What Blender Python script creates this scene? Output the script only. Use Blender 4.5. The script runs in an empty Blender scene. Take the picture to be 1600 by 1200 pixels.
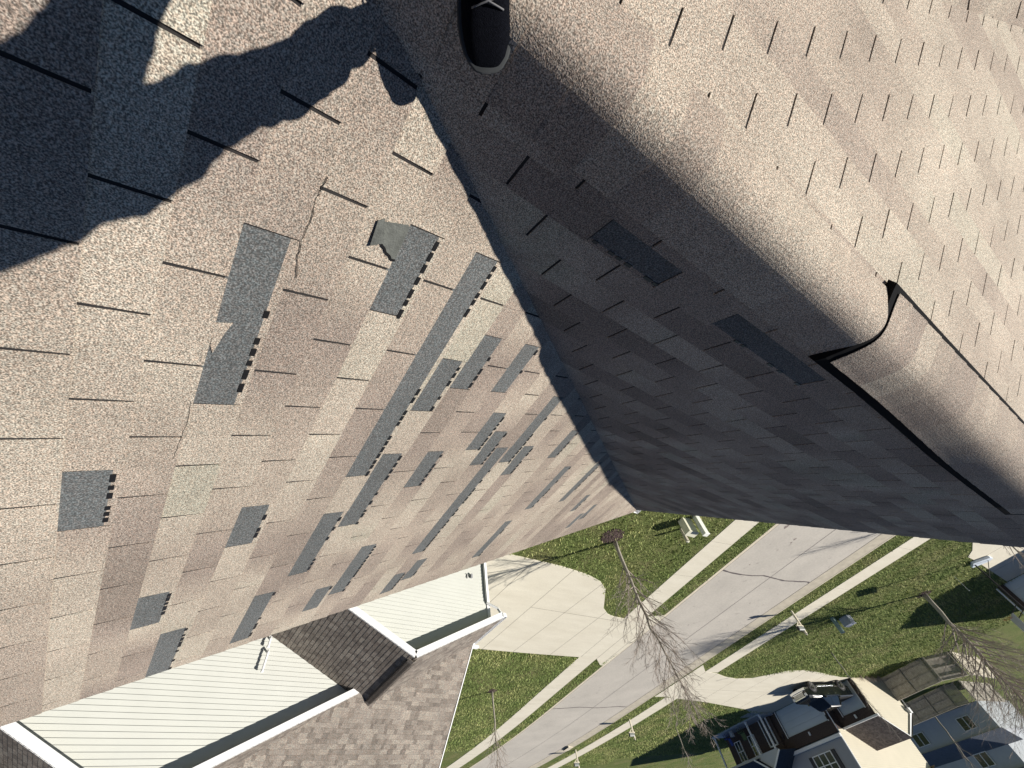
import bpy, bmesh, math, random
from mathutils import Vector, Matrix
from math import sin, cos, pi, radians, atan2, sqrt, floor
random.seed(7)
S = bpy.context.scene
COL = S.collection

# ------------------------------------------------------------------ camera
GZ = 10.0                                   # the phone is ten metres above the lawns
cam_d = bpy.data.cameras.new('camera'); cam = bpy.data.objects.new('camera', cam_d); COL.objects.link(cam)
cam_d.sensor_width = 36.0; cam_d.lens = 14.042; cam_d.clip_start = 0.02; cam_d.clip_end = 3000
RX = Vector((-0.54154299, 0.83008967, 0.13297489))
RY = Vector((-0.72034061, -0.37663837, -0.58245424))
RZ = Vector((-0.43340581, -0.41121123, 0.80191317))
cam.matrix_world = Matrix(((RX.x, RY.x, RZ.x, 0), (RX.y, RY.y, RZ.y, 0), (RX.z, RY.z, RZ.z, GZ), (0, 0, 0, 1)))
S.camera = cam

# ------------------------------------------------------------------ light
AZ = radians(-41.5); EL = radians(29.5)
travel = Vector((cos(EL) * cos(AZ), cos(EL) * sin(AZ), -sin(EL)))
w = bpy.data.worlds.new('World'); S.world = w; w.use_nodes = True
nt = w.node_tree; sky = nt.nodes.new('ShaderNodeTexSky'); sky.sky_type = 'NISHITA'; sky.sun_disc = False
sky.air_density = .6; sky.dust_density = 0; sky.ozone_density = 2.5
sky.sun_elevation = EL; sky.sun_rotation = atan2(-travel.x, -travel.y)
nt.links.new(sky.outputs[0], nt.nodes['Background'].inputs[0]); nt.nodes['Background'].inputs[1].default_value = 0.05
sd = bpy.data.lights.new('sun', 'SUN'); sd.energy = 5.0; sd.angle = radians(0.53); sd.color = (1.0, 0.95, 0.87)
sun = bpy.data.objects.new('sun', sd); COL.objects.link(sun); sun.location = (-40, 30, 60)
sun.rotation_euler = travel.to_track_quat('-Z', 'Y').to_euler()
S.view_settings.view_transform = 'Standard'; S.view_settings.look = 'None'; S.view_settings.gamma = 1
S.view_settings.exposure = 0.62

# ------------------------------------------------------------------ helpers
def tag(o, label=None, cat=None, group=None, kind=None):
    if label: o['label'] = label
    if cat: o['category'] = cat
    if group: o['group'] = group
    if kind: o['kind'] = kind
    return o
def empty(name, loc=(0, 0, 0), rz=0.0, label=None, cat=None, group=None):
    o = bpy.data.objects.new(name, None); COL.objects.link(o); o.location = loc; o.rotation_euler = (0, 0, rz)
    o.empty_display_size = .3
    return tag(o, label, cat, group)
def copy_tree(o, parent=None):
    c = o.copy(); COL.objects.link(c); c.parent = parent
    if parent is not None: c.matrix_parent_inverse = Matrix.Identity(4)
    for ch in [x for x in o.children]: copy_tree(ch, c)
    return c
class MB:
    """collects faces into one mesh"""
    def __init__(s): s.v = []; s.f = []; s.m = []; s.t = []
    def add(s, pts, faces, mi=0, tone=None):
        b = len(s.v); s.v += [tuple(p) for p in pts]
        for f in faces:
            s.f.append([b + i for i in f]); s.m.append(mi)
            s.t.append([tone[i] for i in f] if tone else None)
    def poly(s, pts, mi=0): s.add(pts, [list(range(len(pts)))], mi)
    def box(s, c, d, R=None, mi=0):
        P = []
        for z in (-1, 1):
            for y in (-1, 1):
                for x in (-1, 1):
                    q = Vector((x * d[0] / 2, y * d[1] / 2, z * d[2] / 2))
                    if R: q = R @ q
                    P.append(Vector(c) + q)
        s.add(P, [(0, 2, 3, 1), (4, 5, 7, 6), (0, 1, 5, 4), (2, 6, 7, 3), (0, 4, 6, 2), (1, 3, 7, 5)], mi)
    def bar(s, a, b, wd, ht, up=(0, 0, 1), mi=0):
        a = Vector(a); b = Vector(b); x = (b - a).normalized(); z = Vector(up); y = z.cross(x)
        if y.length < 1e-4: y = Vector((0, 1, 0)).cross(x)
        y.normalize(); z = x.cross(y)
        P = []
        for p in (a, b):
            for sy, sz in ((-1, -1), (1, -1), (1, 1), (-1, 1)): P.append(p + y * sy * wd / 2 + z * sz * ht / 2)
        s.add(P, [(3, 2, 1, 0), (4, 5, 6, 7), (0, 1, 5, 4), (1, 2, 6, 5), (2, 3, 7, 6), (3, 0, 4, 7)], mi)
    def prism(s, pts, h, mi=0):
        """pts: ring, h: vector to the other cap"""
        n = len(pts); h = Vector(h); P = [Vector(p) for p in pts]; Q = [p + h for p in P]
        F = [list(range(n))[::-1], list(range(n, 2 * n))] + [(i, (i + 1) % n, n + (i + 1) % n, n + i) for i in range(n)]
        s.add(P + Q, F, mi)
    def tube(s, path, rad, n=8, mi=0, cap=True):
        P = []; m = len(path); path = [Vector(p) for p in path]
        if not hasattr(rad, '__len__'): rad = [rad] * m
        prev = None
        for i, p in enumerate(path):
            d = (path[min(i + 1, m - 1)] - path[max(i - 1, 0)]).normalized()
            if prev is None:
                a = d.cross(Vector((0, 0, 1)));
                if a.length < 1e-3: a = d.cross(Vector((1, 0, 0)))
                a.normalize()
            else:
                a = prev - d * prev.dot(d)
                if a.length < 1e-5: a = d.cross(Vector((1, 0, 0)))
                a.normalize()
            prev = a; b = d.cross(a)
            for k in range(n): P.append(p + (a * cos(2 * pi * k / n) + b * sin(2 * pi * k / n)) * rad[i])
        F = []
        for i in range(m - 1):
            for k in range(n):
                k2 = (k + 1) % n; F.append((i * n + k, i * n + k2, (i + 1) * n + k2, (i + 1) * n + k))
        if cap: F += [list(range(n))[::-1], list(range((m - 1) * n, m * n))]
        s.add(P, F, mi)
    def lathe(s, prof, c=(0, 0, 0), n=20, axis='z', mi=0):
        P = []
        for r, h in prof:
            for k in range(n):
                a = 2 * pi * k / n
                if axis == 'z': q = (r * cos(a), r * sin(a), h)
                elif axis == 'y': q = (r * cos(a), h, r * sin(a))
                else: q = (h, r * cos(a), r * sin(a))
                P.append(Vector(c) + Vector(q))
        F = []
        for i in range(len(prof) - 1):
            for k in range(n):
                k2 = (k + 1) % n; F.append((i * n + k, i * n + k2, (i + 1) * n + k2, (i + 1) * n + k))
        F += [list(range(n))[::-1], list(range((len(prof) - 1) * n, len(prof) * n))]
        s.add(P, F, mi)
    def build(s, name, mats, parent=None, smooth=False, bevel=0, off=None, loc=None):
        if off is not None:
            o_ = Vector(off); s.v = [tuple(Vector(p) - o_) for p in s.v]
        me = bpy.data.meshes.new(name); me.from_pydata(s.v, [], s.f)
        if not isinstance(mats, (list, tuple)): mats = [mats]
        for m in mats: me.materials.append(m)
        me.polygons.foreach_set('material_index', s.m)
        if any(t is not None for t in s.t) or mats[0].name.endswith('shingle'):
            at = me.color_attributes.new('tone', 'FLOAT_COLOR', 'CORNER'); d = []
            for f, t in zip(s.f, s.t):
                for i in range(len(f)):
                    a = t[i] if t else (.55, .5)
                    d += [a[0], a[1], 0, 1]
            at.data.foreach_set('color', d)
        me.update()
        bm = bmesh.new(); bm.from_mesh(me)
        if smooth or bevel: bmesh.ops.recalc_face_normals(bm, faces=bm.faces)
        bm.to_mesh(me); bm.free()
        if smooth: me.polygons.foreach_set('use_smooth', [True] * len(me.polygons))
        o = bpy.data.objects.new(name, me); COL.objects.link(o)
        if parent is not None: o.parent = parent
        if loc is not None: o.location = loc
        if bevel:
            b = o.modifiers.new('b', 'BEVEL'); b.width = bevel; b.segments = 2; b.limit_method = 'ANGLE'
        return o

# ------------------------------------------------------------------ materials
MATS = {}
def newmat(name):
    m = bpy.data.materials.new(name); m.use_nodes = True; n = m.node_tree.nodes; b = n['Principled BSDF']
    return m, m.node_tree, b
def N(nt, t, **k):
    n = nt.nodes.new(t)
    for a, v in k.items():
        if a == 'inp':
            for i, x in v.items(): n.inputs[i].default_value = x
        else: setattr(n, a, v)
    return n
def rgb(r, g, b): return (r, g, b, 1)
def ramp(nt, fac, stops, interp='LINEAR'):
    r = N(nt, 'ShaderNodeValToRGB'); r.color_ramp.interpolation = interp
    e = r.color_ramp.elements
    while len(e) < len(stops): e.new(0.5)
    for x, (p, c) in zip(e, stops): x.position = p; x.color = rgb(*c)
    nt.links.new(fac, r.inputs[0]); return r.outputs[0]
def noise(nt, scale, detail=2, rough=.5, coord='Object', vec=None):
    t = N(nt, 'ShaderNodeTexNoise'); t.inputs['Scale'].default_value = scale; t.inputs['Detail'].default_value = detail; t.inputs['Roughness'].default_value = rough
    if vec is None:
        tc = N(nt, 'ShaderNodeTexCoord'); vec = tc.outputs[coord]
    nt.links.new(vec, t.inputs['Vector']); return t.outputs['Fac']
def mix(nt, fac, a, b, mode='MIX'):
    m = N(nt, 'ShaderNodeMix', data_type='RGBA', blend_type=mode)
    if isinstance(fac, (int, float)): m.inputs[0].default_value = fac
    else: nt.links.new(fac, m.inputs[0])
    for x, i in ((a, 6), (b, 7)):
        if isinstance(x, tuple): m.inputs[i].default_value = rgb(*x[:3])
        else: nt.links.new(x, m.inputs[i])
    return m.outputs[2]
def bump(nt, h, b, strength=.4, dist=.002):
    bp = N(nt, 'ShaderNodeBump'); bp.inputs['Strength'].default_value = strength; bp.inputs['Distance'].default_value = dist
    nt.links.new(h, bp.inputs['Height']); nt.links.new(bp.outputs[0], b.inputs['Normal'])
def simple(name, c, rough=.6, var=.12, scale=6, bmp=0, bscale=60, metal=0, spec=.4, c2=None):
    m, nt, b = newmat(name)
    f = noise(nt, scale, 4, .6)
    a = tuple(max(0, x * (1 - var)) for x in c); d = c2 or tuple(min(1, x * (1 + var)) for x in c)
    nt.links.new(ramp(nt, f, [(.3, a), (.7, d)]), b.inputs['Base Color'])
    b.inputs['Roughness'].default_value = rough; b.inputs['Metallic'].default_value = metal
    b.inputs['Specular IOR Level'].default_value = spec
    if bmp: bump(nt, noise(nt, bscale, 3, .6), b, bmp, .01)
    MATS[name] = m; return m
def granule_mat(name, stops, amp=(.42, 1.8), fine=300, ao=None, spec=.25):
    """asphalt shingle: tone per tab from the mesh, mineral granules from two noises"""
    m, nt, b = newmat(name)
    at = N(nt, 'ShaderNodeAttribute'); at.attribute_name = 'tone'
    sp = N(nt, 'ShaderNodeSeparateColor'); nt.links.new(at.outputs['Color'], sp.inputs[0])
    base = ramp(nt, sp.outputs[0], stops)
    tc = N(nt, 'ShaderNodeTexCoord')
    g1 = noise(nt, fine, 1, .5, vec=tc.outputs['Object']); g2 = noise(nt, fine * .37, 2, .7, vec=tc.outputs['Object'])
    big = noise(nt, 1.7, 4, .6, vec=tc.outputs['Object'])
    k = ramp(nt, g1, [(.34, (amp[0],) * 3), (.5, (1, 1, 1)), (.66, (amp[1],) * 3)])
    k2 = ramp(nt, g2, [(.3, (.86,) * 3), (.7, (1.14,) * 3)])
    k3 = ramp(nt, big, [(.3, (.86,) * 3), (.7, (1.14,) * 3)])
    c = mix(nt, 1, base, k, 'MULTIPLY'); c = mix(nt, 1, c, k2, 'MULTIPLY'); c = mix(nt, 1, c, k3, 'MULTIPLY')
    # warm and cool single granules
    hue = noise(nt, fine * .8, 0, .5, vec=tc.outputs['Generated'])
    c = mix(nt, .35, c, mix(nt, 1, c, ramp(nt, noise(nt, fine * .55, 1, .5, vec=tc.outputs['Object']), [(.4, (1.14, .95, .88)), (.6, (.9, 1.02, 1.08))]), 'MULTIPLY'))
    nt.links.new(c, b.inputs['Base Color']); b.inputs['Roughness'].default_value = .9; b.inputs['Specular IOR Level'].default_value = spec
    ad = N(nt, 'ShaderNodeMath', operation='ADD'); nt.links.new(g1, ad.inputs[0]); nt.links.new(g2, ad.inputs[1])
    bump(nt, ad.outputs[0], b, .55, .003)
    MATS[name] = m; return m
SH = granule_mat('weathered_shingle', [(0, (.18, .150, .124)), (.25, (.23, .191, .160)), (.5, (.292, .248, .202)), (.72, (.345, .303, .246)), (.86, (.305, .284, .226)), (1, (.25, .209, .173))])
DK = granule_mat('unweathered_shingle', [(0, (.082, .086, .086)), (1, (.10, .105, .104))], amp=(.6, 1.9), fine=230)
NSH = granule_mat('neighbour_shingle', [(0, (.125, .108, .094)), (.4, (.165, .143, .122)), (.75, (.205, .18, .155)), (1, (.245, .218, .185))], amp=(.7, 1.35), fine=60)
FSH = granule_mat('far_shingle', [(0, (.09, .075, .068)), (1, (.17, .145, .13))], amp=(.8, 1.25), fine=25)
BSH = granule_mat('slate_blue_shingle', [(0, (.035, .045, .065)), (1, (.06, .075, .10))], amp=(.8, 1.25), fine=25)
SEAL = simple('tar_seal', (.012, .011, .010), .35, .2, 30)
UNDER = simple('shingle_backing', (.10, .105, .095), .8, .25, 40, .3, 200)
SIDE = simple('cream_vinyl', (.50, .505, .465), .42, .03, 1.2, spec=.4)
SIDE2 = simple('yellow_cream_vinyl', (.60, .545, .42), .45, .03, 1.2)
GREY = simple('grey_vinyl', (.30, .30, .315), .5, .04, 1.2)
GREY2 = simple('pale_grey_vinyl', (.42, .44, .47), .5, .05, 1.2)
WHITE = simple('white_trim', (.72, .72, .72), .4, .03, 2)
SOFF = simple('soffit', (.70, .71, .70), .55, .03, 2)
CONC = simple('driveway_concrete', (.60, .555, .44), .85, .06, 1.1, .25, 90)
JOINT = simple('joint', (.17, .15, .12), .9, .2, 8)
CURBM = simple('curb_concrete', (.56, .50, .39), .85, .12, 3, .3, 70)
TRUNK = simple('bark', (.32, .285, .24), .9, .3, 25, .5, 60)
TWIG = simple('twig_bark', (.34, .285, .25), .9, .25, 12)
MULCH = simple('mulch', (.075, .05, .045), .95, .5, 40, 1.0, 45)
BLACK = simple('black_rubber', (.015, .015, .016), .6, .2, 20)
BRICK = simple('brown_brick', (.060, .042, .036), .85, .35, 14, .3, 30)
DARKT = simple('dark_shutter', (.035, .03, .035), .5, .1, 5)
DOORM = simple('garage_door_paint', (.47, .52, .56), .45, .03, 1)
WOOD = simple('weathered_wood', (.34, .31, .26), .85, .3, 5, .3, 30)
WOODL = simple('new_wood', (.50, .45, .36), .7, .15, 6)
GUTM = simple('white_gutter', (.80, .80, .80), .35, .03, 2)
def glassm(name, c, rough=.08):
    m, nt, b = newmat(name); b.inputs['Base Color'].default_value = rgb(*c); b.inputs['Roughness'].default_value = rough
    b.inputs['Specular IOR Level'].default_value = .8; MATS[name] = m; return m
GLASS = glassm('window_glass', (.02, .035, .035)); CARGL = glassm('car_glass', (.006, .008, .01), .04)
def paint(name, c, rough=.2, coat=.8, metal=0):
    m, nt, b = newmat(name); b.inputs['Base Color'].default_value = rgb(*c); b.inputs['Roughness'].default_value = rough
    b.inputs['Coat Weight'].default_value = coat; b.inputs['Metallic'].default_value = metal; MATS[name] = m; return m
CARB = paint('black_car_paint', (.004, .006, .008)); CHROME = paint('chrome', (.75, .77, .8), .15, 0, 1)
def road_mat():
    m, nt, b = newmat('concrete_road'); tc = N(nt, 'ShaderNodeTexCoord'); o = tc.outputs['Object']
    c = ramp(nt, noise(nt, .35, 5, .65, vec=o), [(.3, (.40, .37, .325)), (.7, (.49, .452, .395))])
    c = mix(nt, 1, c, ramp(nt, noise(nt, 9, 4, .7, vec=o), [(.25, (.86,) * 3), (.75, (1.1,) * 3)]), 'MULTIPLY')
    v = N(nt, 'ShaderNodeTexNoise'); v.inputs['Scale'].default_value = 1.3; v.inputs['Detail'].default_value = 3
    c = mix(nt, ramp(nt, noise(nt, 3.1, 1, .4, vec=o), [(.71, (0, 0, 0)), (.78, (.35, .35, .35))]), c, (.22, .19, .17))
    nt.links.new(c, b.inputs['Base Color']); b.inputs['Roughness'].default_value = .85
    bump(nt, noise(nt, 60, 3, .6, vec=o), b, .3, .01); return m
ROAD = road_mat()
def conc_mat():
    nt = CONC.node_tree; b = nt.nodes['Principled BSDF']; tc = N(nt, 'ShaderNodeTexCoord'); o = tc.outputs['Object']
    mp = N(nt, 'ShaderNodeMapping'); mp.inputs['Scale'].default_value = (1, .25, 1); nt.links.new(o, mp.inputs[0])
    c = ramp(nt, noise(nt, 1.6, 5, .65, vec=mp.outputs[0]), [(.3, (.58, .535, .43)), (.7, (.66, .615, .505))])
    c = mix(nt, 1, c, ramp(nt, noise(nt, 22, 3, .7, vec=o), [(.25, (.9,) * 3), (.75, (1.07,) * 3)]), 'MULTIPLY')
    nt.links.new(c, b.inputs['Base Color'])
conc_mat()
def lawn_mat():
    m, nt, b = newmat('lawn'); tc = N(nt, 'ShaderNodeTexCoord'); o = tc.outputs['Object']
    c = ramp(nt, noise(nt, .55, 5, .65, vec=o), [(.3, (.10, .14, .042)), (.5, (.145, .17, .058)), (.68, (.195, .19, .085)), (.8, (.24, .21, .11))])
    c = mix(nt, 1, c, ramp(nt, noise(nt, 14, 5, .75, vec=o), [(.3, (.45,) * 3), (.7, (1.5,) * 3)]), 'MULTIPLY')
    nt.links.new(c, b.inputs['Base Color']); b.inputs['Roughness'].default_value = .95; b.inputs['Specular IOR Level'].default_value = .1
    bump(nt, noise(nt, 16, 6, .75, vec=o), b, 1.0, .12); return m
LAWN = lawn_mat()
def blade_mat():
    m, nt, b = newmat('grass_blade'); at = N(nt, 'ShaderNodeAttribute'); at.attribute_name = 'tone'
    sp = N(nt, 'ShaderNodeSeparateColor'); nt.links.new(at.outputs['Color'], sp.inputs[0])
    nt.links.new(ramp(nt, sp.outputs[0], [(0, (.12, .185, .05)), (.45, (.25, .30, .105)), (.75, (.39, .385, .17)), (1, (.58, .50, .31))]), b.inputs['Base Color'])
    b.inputs['Roughness'].default_value = .8; b.inputs['Specular IOR Level'].default_value = .15; return m
BLADE = blade_mat()

# ------------------------------------------------------------------ frames: F runs along the road, D away from us
FX = Vector((.988, .156, 0)); DX = Vector((-.156, .988, 0)); FROT = atan2(.156, .988)
def bend(F): return -.0044 * max(0, min(F, 90) - 35) ** 2 if F > 35 else 0.0
def fd(F, D, z=0, curved=False):
    if curved: D = D + bend(F)
    return Vector((F * .988 - D * .156, F * .156 + D * .988, z))

# ------------------------------------------------------------------ planar cladding
def hashf(*a):
    h = hash(tuple(round(float(x), 3) for x in a)) & 0xffffffffffff
    h = (h ^ (h >> 17)) * 0x9E3779B97F4A7C15 & 0xffffffffffffffff; h ^= h >> 29; h = h * 0xBF58476D1CE4E5B9 & 0xffffffffffffffff
    return ((h >> 32) & 0xffffff) / 16777215.0
def vnoise(row, x, sp=.42, seed=0):
    u = x / sp; i = floor(u); f = u - i; f = f * f * (3 - 2 * f)
    return hashf(row, i, seed) * (1 - f) + hashf(row, i + 1, seed) * f
def clip2(poly, a, b):
    """keep left side of a->b ; poly list of (x,y)"""
    out = []; n = len(poly); dx = b[0] - a[0]; dy = b[1] - a[1]
    def sd(p): return dx * (p[1] - a[1]) - dy * (p[0] - a[0])
    for i in range(n):
        p = poly[i]; q = poly[(i + 1) % n]; sp_ = sd(p); sq = sd(q)
        if sp_ >= 0: out.append(p)
        if (sp_ > 0 and sq < 0) or (sp_ < 0 and sq > 0):
            t = sp_ / (sp_ - sq); out.append((p[0] + (q[0] - p[0]) * t, p[1] + (q[1] - p[1]) * t))
    return out
def area2(p): return sum(p[i][0] * p[(i + 1) % len(p)][1] - p[(i + 1) % len(p)][0] * p[i][1] for i in range(len(p))) / 2
def clip_to(poly, region):
    for i in range(len(region)):
        poly = clip2(poly, region[i], region[(i + 1) % len(region)])
        if len(poly) < 3: return []
    return poly if abs(area2(poly)) > 1e-6 else []
def frame(ax, dr):
    ax = Vector(ax).normalized(); dr = Vector(dr).normalized(); n = ax.cross(dr)
    if n.z < 0: n = -n
    return ax, dr, n
def shingles(mb, O, ax, dr, region, expo=.127, tabw=.305, slot=.007, x0=0., s0=0., t0=.0008, t1=.0045, miss=(), seed=0, mi=0, mdk=1, mseal=2, mgap=None, sp=.42, jag=0., arch=False, lift=0., tlo=0., thi=1.):
    """courses of tabs on the plane O + x ax + s dr clipped to the convex 2D region (x,s)"""
    ax, dr, nn = frame(ax, dr); O = Vector(O); mgap = mdk if mgap is None else mgap
    if area2(region) < 0: region = region[::-1]
    xs = [p[0] for p in region]; ss = [p[1] for p in region]
    def W(x, s, h): return O + ax * x + dr * s + nn * (h + lift)
    missd = {}
    for k, a, n in miss: missd.setdefault(k, []).append((a, a + n))
    mb.add([W(x, s, 0) for x, s in region], [list(range(len(region)))], mgap, [(.5, .5)] * len(region))
    k0 = floor((min(ss) - s0) / expo) ; k1 = floor((max(ss) - s0) / expo) + 2
    for k in range(k0, k1):
        sa, sb = s0 + (k - 1) * expo, s0 + k * expo
        off = 0 if k % 2 == 0 else tabw / 2
        x = floor((min(xs) - x0 - off) / tabw) * tabw + x0 + off
        cells = []
        if arch:
            x = min(xs) - hashf(k, seed) * .3
            while x < max(xs):
                wd = .06 + .15 * hashf(k, x, seed); cells.append((x, x + wd)); x += wd
        else:
            while x < max(xs):
                cells.append((x + slot / 2, x + tabw - slot / 2)); x += tabw
        for xa, xb in cells:
            if xb < min(xs) or xa > max(xs): continue
            u = ((xa + xb) / 2 - x0) / tabw; cut = False
            for a, b in missd.get(k, ()):
                if a < u < b: cut = True
            r1 = hashf(k, xa, seed + 5)
            th = t1 * (.85 + .3 * r1)
            def put(rect, h0, h1, tn=None, m=mi):
                c = clip_to(rect, region)
                if not c: return
                top = []; tone = []
                for (px, ps) in c:
                    f = min(1, max(0, (ps - sa) / (sb - sa))); top.append(W(px, ps, h0 + (h1 - h0) * f))
                    tv = vnoise(k, px, sp, seed) if tn is None else tn
                    if arch: tv = hashf(k, xa, seed)
                    else: tv = tlo + (thi - tlo) * (.82 * tv + .18 * r1)
                    tone.append((tv, r1))
                n_ = len(c)
                bot = [W(px, ps, -.0005) for (px, ps) in c]
                F = [list(range(n_))] + [(i, n_ + i, n_ + (i + 1) % n_, (i + 1) % n_) for i in range(n_)]
                mb.add(top + bot, F, m, tone + tone)
            if cut:
                jj = .83
                put([(xa - slot / 2, sa - .006), (xb + slot / 2, sa - .006), (xb + slot / 2, sa + expo * jj), (xa - slot / 2, sa + expo * jj)], .0008, .0022, .5, mdk)
                put([(xa - slot / 2, sa + expo * jj), (xb + slot / 2, sa + expo * jj), (xb + slot / 2, sb), (xa - slot / 2, sb)], .0002, th * .35)
                q = xa + .008 + .02 * hashf(xa, k, 4)
                while q < xb - .01:
                    L = .018 + .022 * hashf(q, k)
                    c = clip_to([(q, sa + expo * (jj - .03)), (q + L, sa + expo * (jj - .035)), (q + L, sa + expo * (jj + .07)), (q, sa + expo * (jj + .075))], region)
                    if c and hashf(q, k, 6) > (.2 if hashf(k, xa, 12) > .35 else .7):
                        T = [W(a_, b_, .0042) for a_, b_ in c]; B = [W(a_, b_, .0) for a_, b_ in c]; n_ = len(c)
                        mb.add(T + B, [list(range(n_))] + [(i, n_ + i, n_ + (i + 1) % n_, (i + 1) % n_) for i in range(n_)], mseal, [(.5, .5)] * 2 * n_)
                    q += L + .006 + .014 * hashf(q, k, 3)
            else:
                e = jag * (hashf(k, xa, 9) - .5)
                put([(xa, sa - .004), (xb, sa - .004), (xb, sb + e), (xa, sb + e)], t0, th)
def siding(mb, O, ax, region, expo=.1, out=None, lap=.017, mi=0, z0=0.):
    """lapped boards on a vertical wall O + x ax + z up ; region in (x,z); out = outward normal"""
    ax = Vector(ax).normalized(); out = Vector(out).normalized(); O = Vector(O)
    if area2(region) < 0: region = region[::-1]
    zs = [p[1] for p in region]
    k = floor((min(zs) - z0) / expo); up = Vector((0, 0, 1))
    while z0 + k * expo < max(zs):
        a, b = z0 + k * expo, z0 + (k + 1) * expo
        c = clip_to([(-999, a), (999, a), (999, b), (-999, b)], region)
        if c:
            P = [O + ax * x + up * z + out * (lap * (1 - (z - a) / expo) + .001) for x, z in c]
            mb.poly(P, mi)
            low = [p for p in c if abs(p[1] - a) < 1e-6]
            if len(low) >= 2:
                x1, x2 = min(p[0] for p in low), max(p[0] for p in low)
                mb.poly([O + ax * x1 + up * a + out * (lap + .001), O + ax * x2 + up * a + out * (lap + .001), O + ax * x2 + up * a, O + ax * x1 + up * a], mi)
        k += 1

# ------------------------------------------------------------------ our house: main slope, cross gable and its two slopes
dL, dM, dR = 1.085, .913, .678
tL, tM = .4636, .683
sL, cL, sM, cM = sin(tL), cos(tL), sin(tM), cos(tM)
YE = 5.23; XE = 3.32; RXp = -.186
def zL(y): return GZ + (-dL - sL * y) / cL
def zM(x): return GZ + (-dM - sM * x) / cM
def zR(x): return GZ + (-dR + sM * x) / cM
def yvM(x): return ((dM + sM * x) / cM - dL / cL) * cL / sL
def yvR(x): return ((dR - sM * x) / cM - dL / cL) * cL / sL
OL = Vector((0, -sL * dL, GZ - cL * dL)); OM = Vector((-sM * dM, 0, GZ - cM * dM)); OR = Vector((sM * dR, 0, GZ - cM * dR))
s_L = lambda y: y / cL + dL * sL / cL
s_M = lambda x: x / cM + dM * sM / cM
s_R = lambda x: -x / cM + dR * sM / cM
ZR = zM(RXp)
xvm = (YE + .072) / 1.627
xvr = -3.63
SLOTSHADE = simple('slot_shade', (.02, .018, .018), .95, .2, 20)  # near-black sheet under the tabs: deep shade of the slots painted in
house = empty('house', (0, 0, 0), 0, 'our own house underfoot, tan three tab shingle roof with torn off tabs', 'house')
missL = [(2, 1, 2), (5, .5, 1), (7, .5, 4), (9, 1.5, 1), (8, 2, 1), (11, 1.5, 1), (12, 3, 1), (15, 2.5, 2), (16, 4, 1), (19, 3.5, 1), (10, 4, 1), (8, 4, 2), (13, 3.5, 1), (14, 4, 4), (22, 5, 2), (30, 7, 1), (33, 8.5, 1), (34, 8, 1), (21, 7.5, 2), (0, 4, 1), (4, 5, 1), (7, 5.5, 2), (10, 7, 2), (9, 8.5, 1), (14, 9, 1), (15, 8.5, 1), (2, 7, 1), (6, 8, 2), (3, 8.5, 2), (26, 5, 2)]
mb = MB()
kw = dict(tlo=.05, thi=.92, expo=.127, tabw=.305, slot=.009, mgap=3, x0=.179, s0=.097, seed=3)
ym0 = yvM(RXp)
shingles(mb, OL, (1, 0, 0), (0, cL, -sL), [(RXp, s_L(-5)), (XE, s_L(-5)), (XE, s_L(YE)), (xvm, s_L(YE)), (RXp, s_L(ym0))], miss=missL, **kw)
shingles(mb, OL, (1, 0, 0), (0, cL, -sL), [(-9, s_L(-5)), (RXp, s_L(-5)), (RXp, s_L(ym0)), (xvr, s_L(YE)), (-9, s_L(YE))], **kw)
slopeL = mb.build('main_roof_slope', [SH, DK, SEAL, SLOTSHADE], house)
slopeL['label'] = 'tan main roof slope with dark gaps where tabs are missing'
# torn tab on the main slope
def pL(x, s, h=0): return OL + Vector((x, cL * s, -sL * s)) + Vector((0, sL, cL)) * h
mb = MB()
hole = [(.352, .514), (.331, .600), (.340, .607), (.446, .609), (.448, .596), (.438, .588), (.432, .572), (.420, .563), (.414, .551), (.403, .547)]
mb.poly([pL(x, s, .0055) for x, s in hole][::-1])
mb.build('torn_backing', UNDER, slopeL)
mb = MB()
fl = [(.340, .528), (.352, .512), (.427, .518), (.405, .549)]
P = [pL(fl[0][0], fl[0][1], .0062), pL(fl[1][0], fl[1][1], .007), pL(fl[2][0], fl[2][1], .010), pL(fl[3][0], fl[3][1], .016)]
mb.prism(P, Vector((0, sL, cL)) * .0022)
mb.build('torn_flap', UNDER, slopeL)
mb = MB()
edge = [(.405, .547), (.416, .551), (.422, .563), (.434, .572), (.440, .588), (.450, .596), (.448, .609)]
for a, b in zip(edge, edge[1:]): mb.bar(pL(*a, .0055), pL(*b, .0055), .007, .0022, (0, sL, cL))
mb.build('torn_edge', SEAL, slopeL)
mb = MB()
shr = [(.783, .222), (.775, .262), (.815, .250), (.888, .236), (.86, .226)]
mb.prism([pL(x, s, .001) for x, s in shr], Vector((0, sL, cL)) * .003)
fo = mb.build('shingle_scrap', SH, slopeL)
for nm, pts in (('crack', [(.300, .362), (.326, .357), (.359, .352), (.423, .358), (.479, .3525), (.527, .358), (.603, .373)]), ('crack', [(1.083, .217), (1.165, .2215), (1.29, .216), (1.37, .211)])):
    mb = MB()
    q = []
    for a, b in zip(pts, pts[1:]):
        for i in range(5):
            t = i / 5; q.append((a[0] + (b[0] - a[0]) * t + random.uniform(-.002, .002), a[1] + (b[1] - a[1]) * t + random.uniform(-.0022, .0022)))
    for a, b in zip(q, q[1:]): mb.bar(pL(*a, .0048), pL(*b, .0046), .0014, .0012, (0, sL, cL))
    mb.build('crack', SEAL, slopeL)
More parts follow.
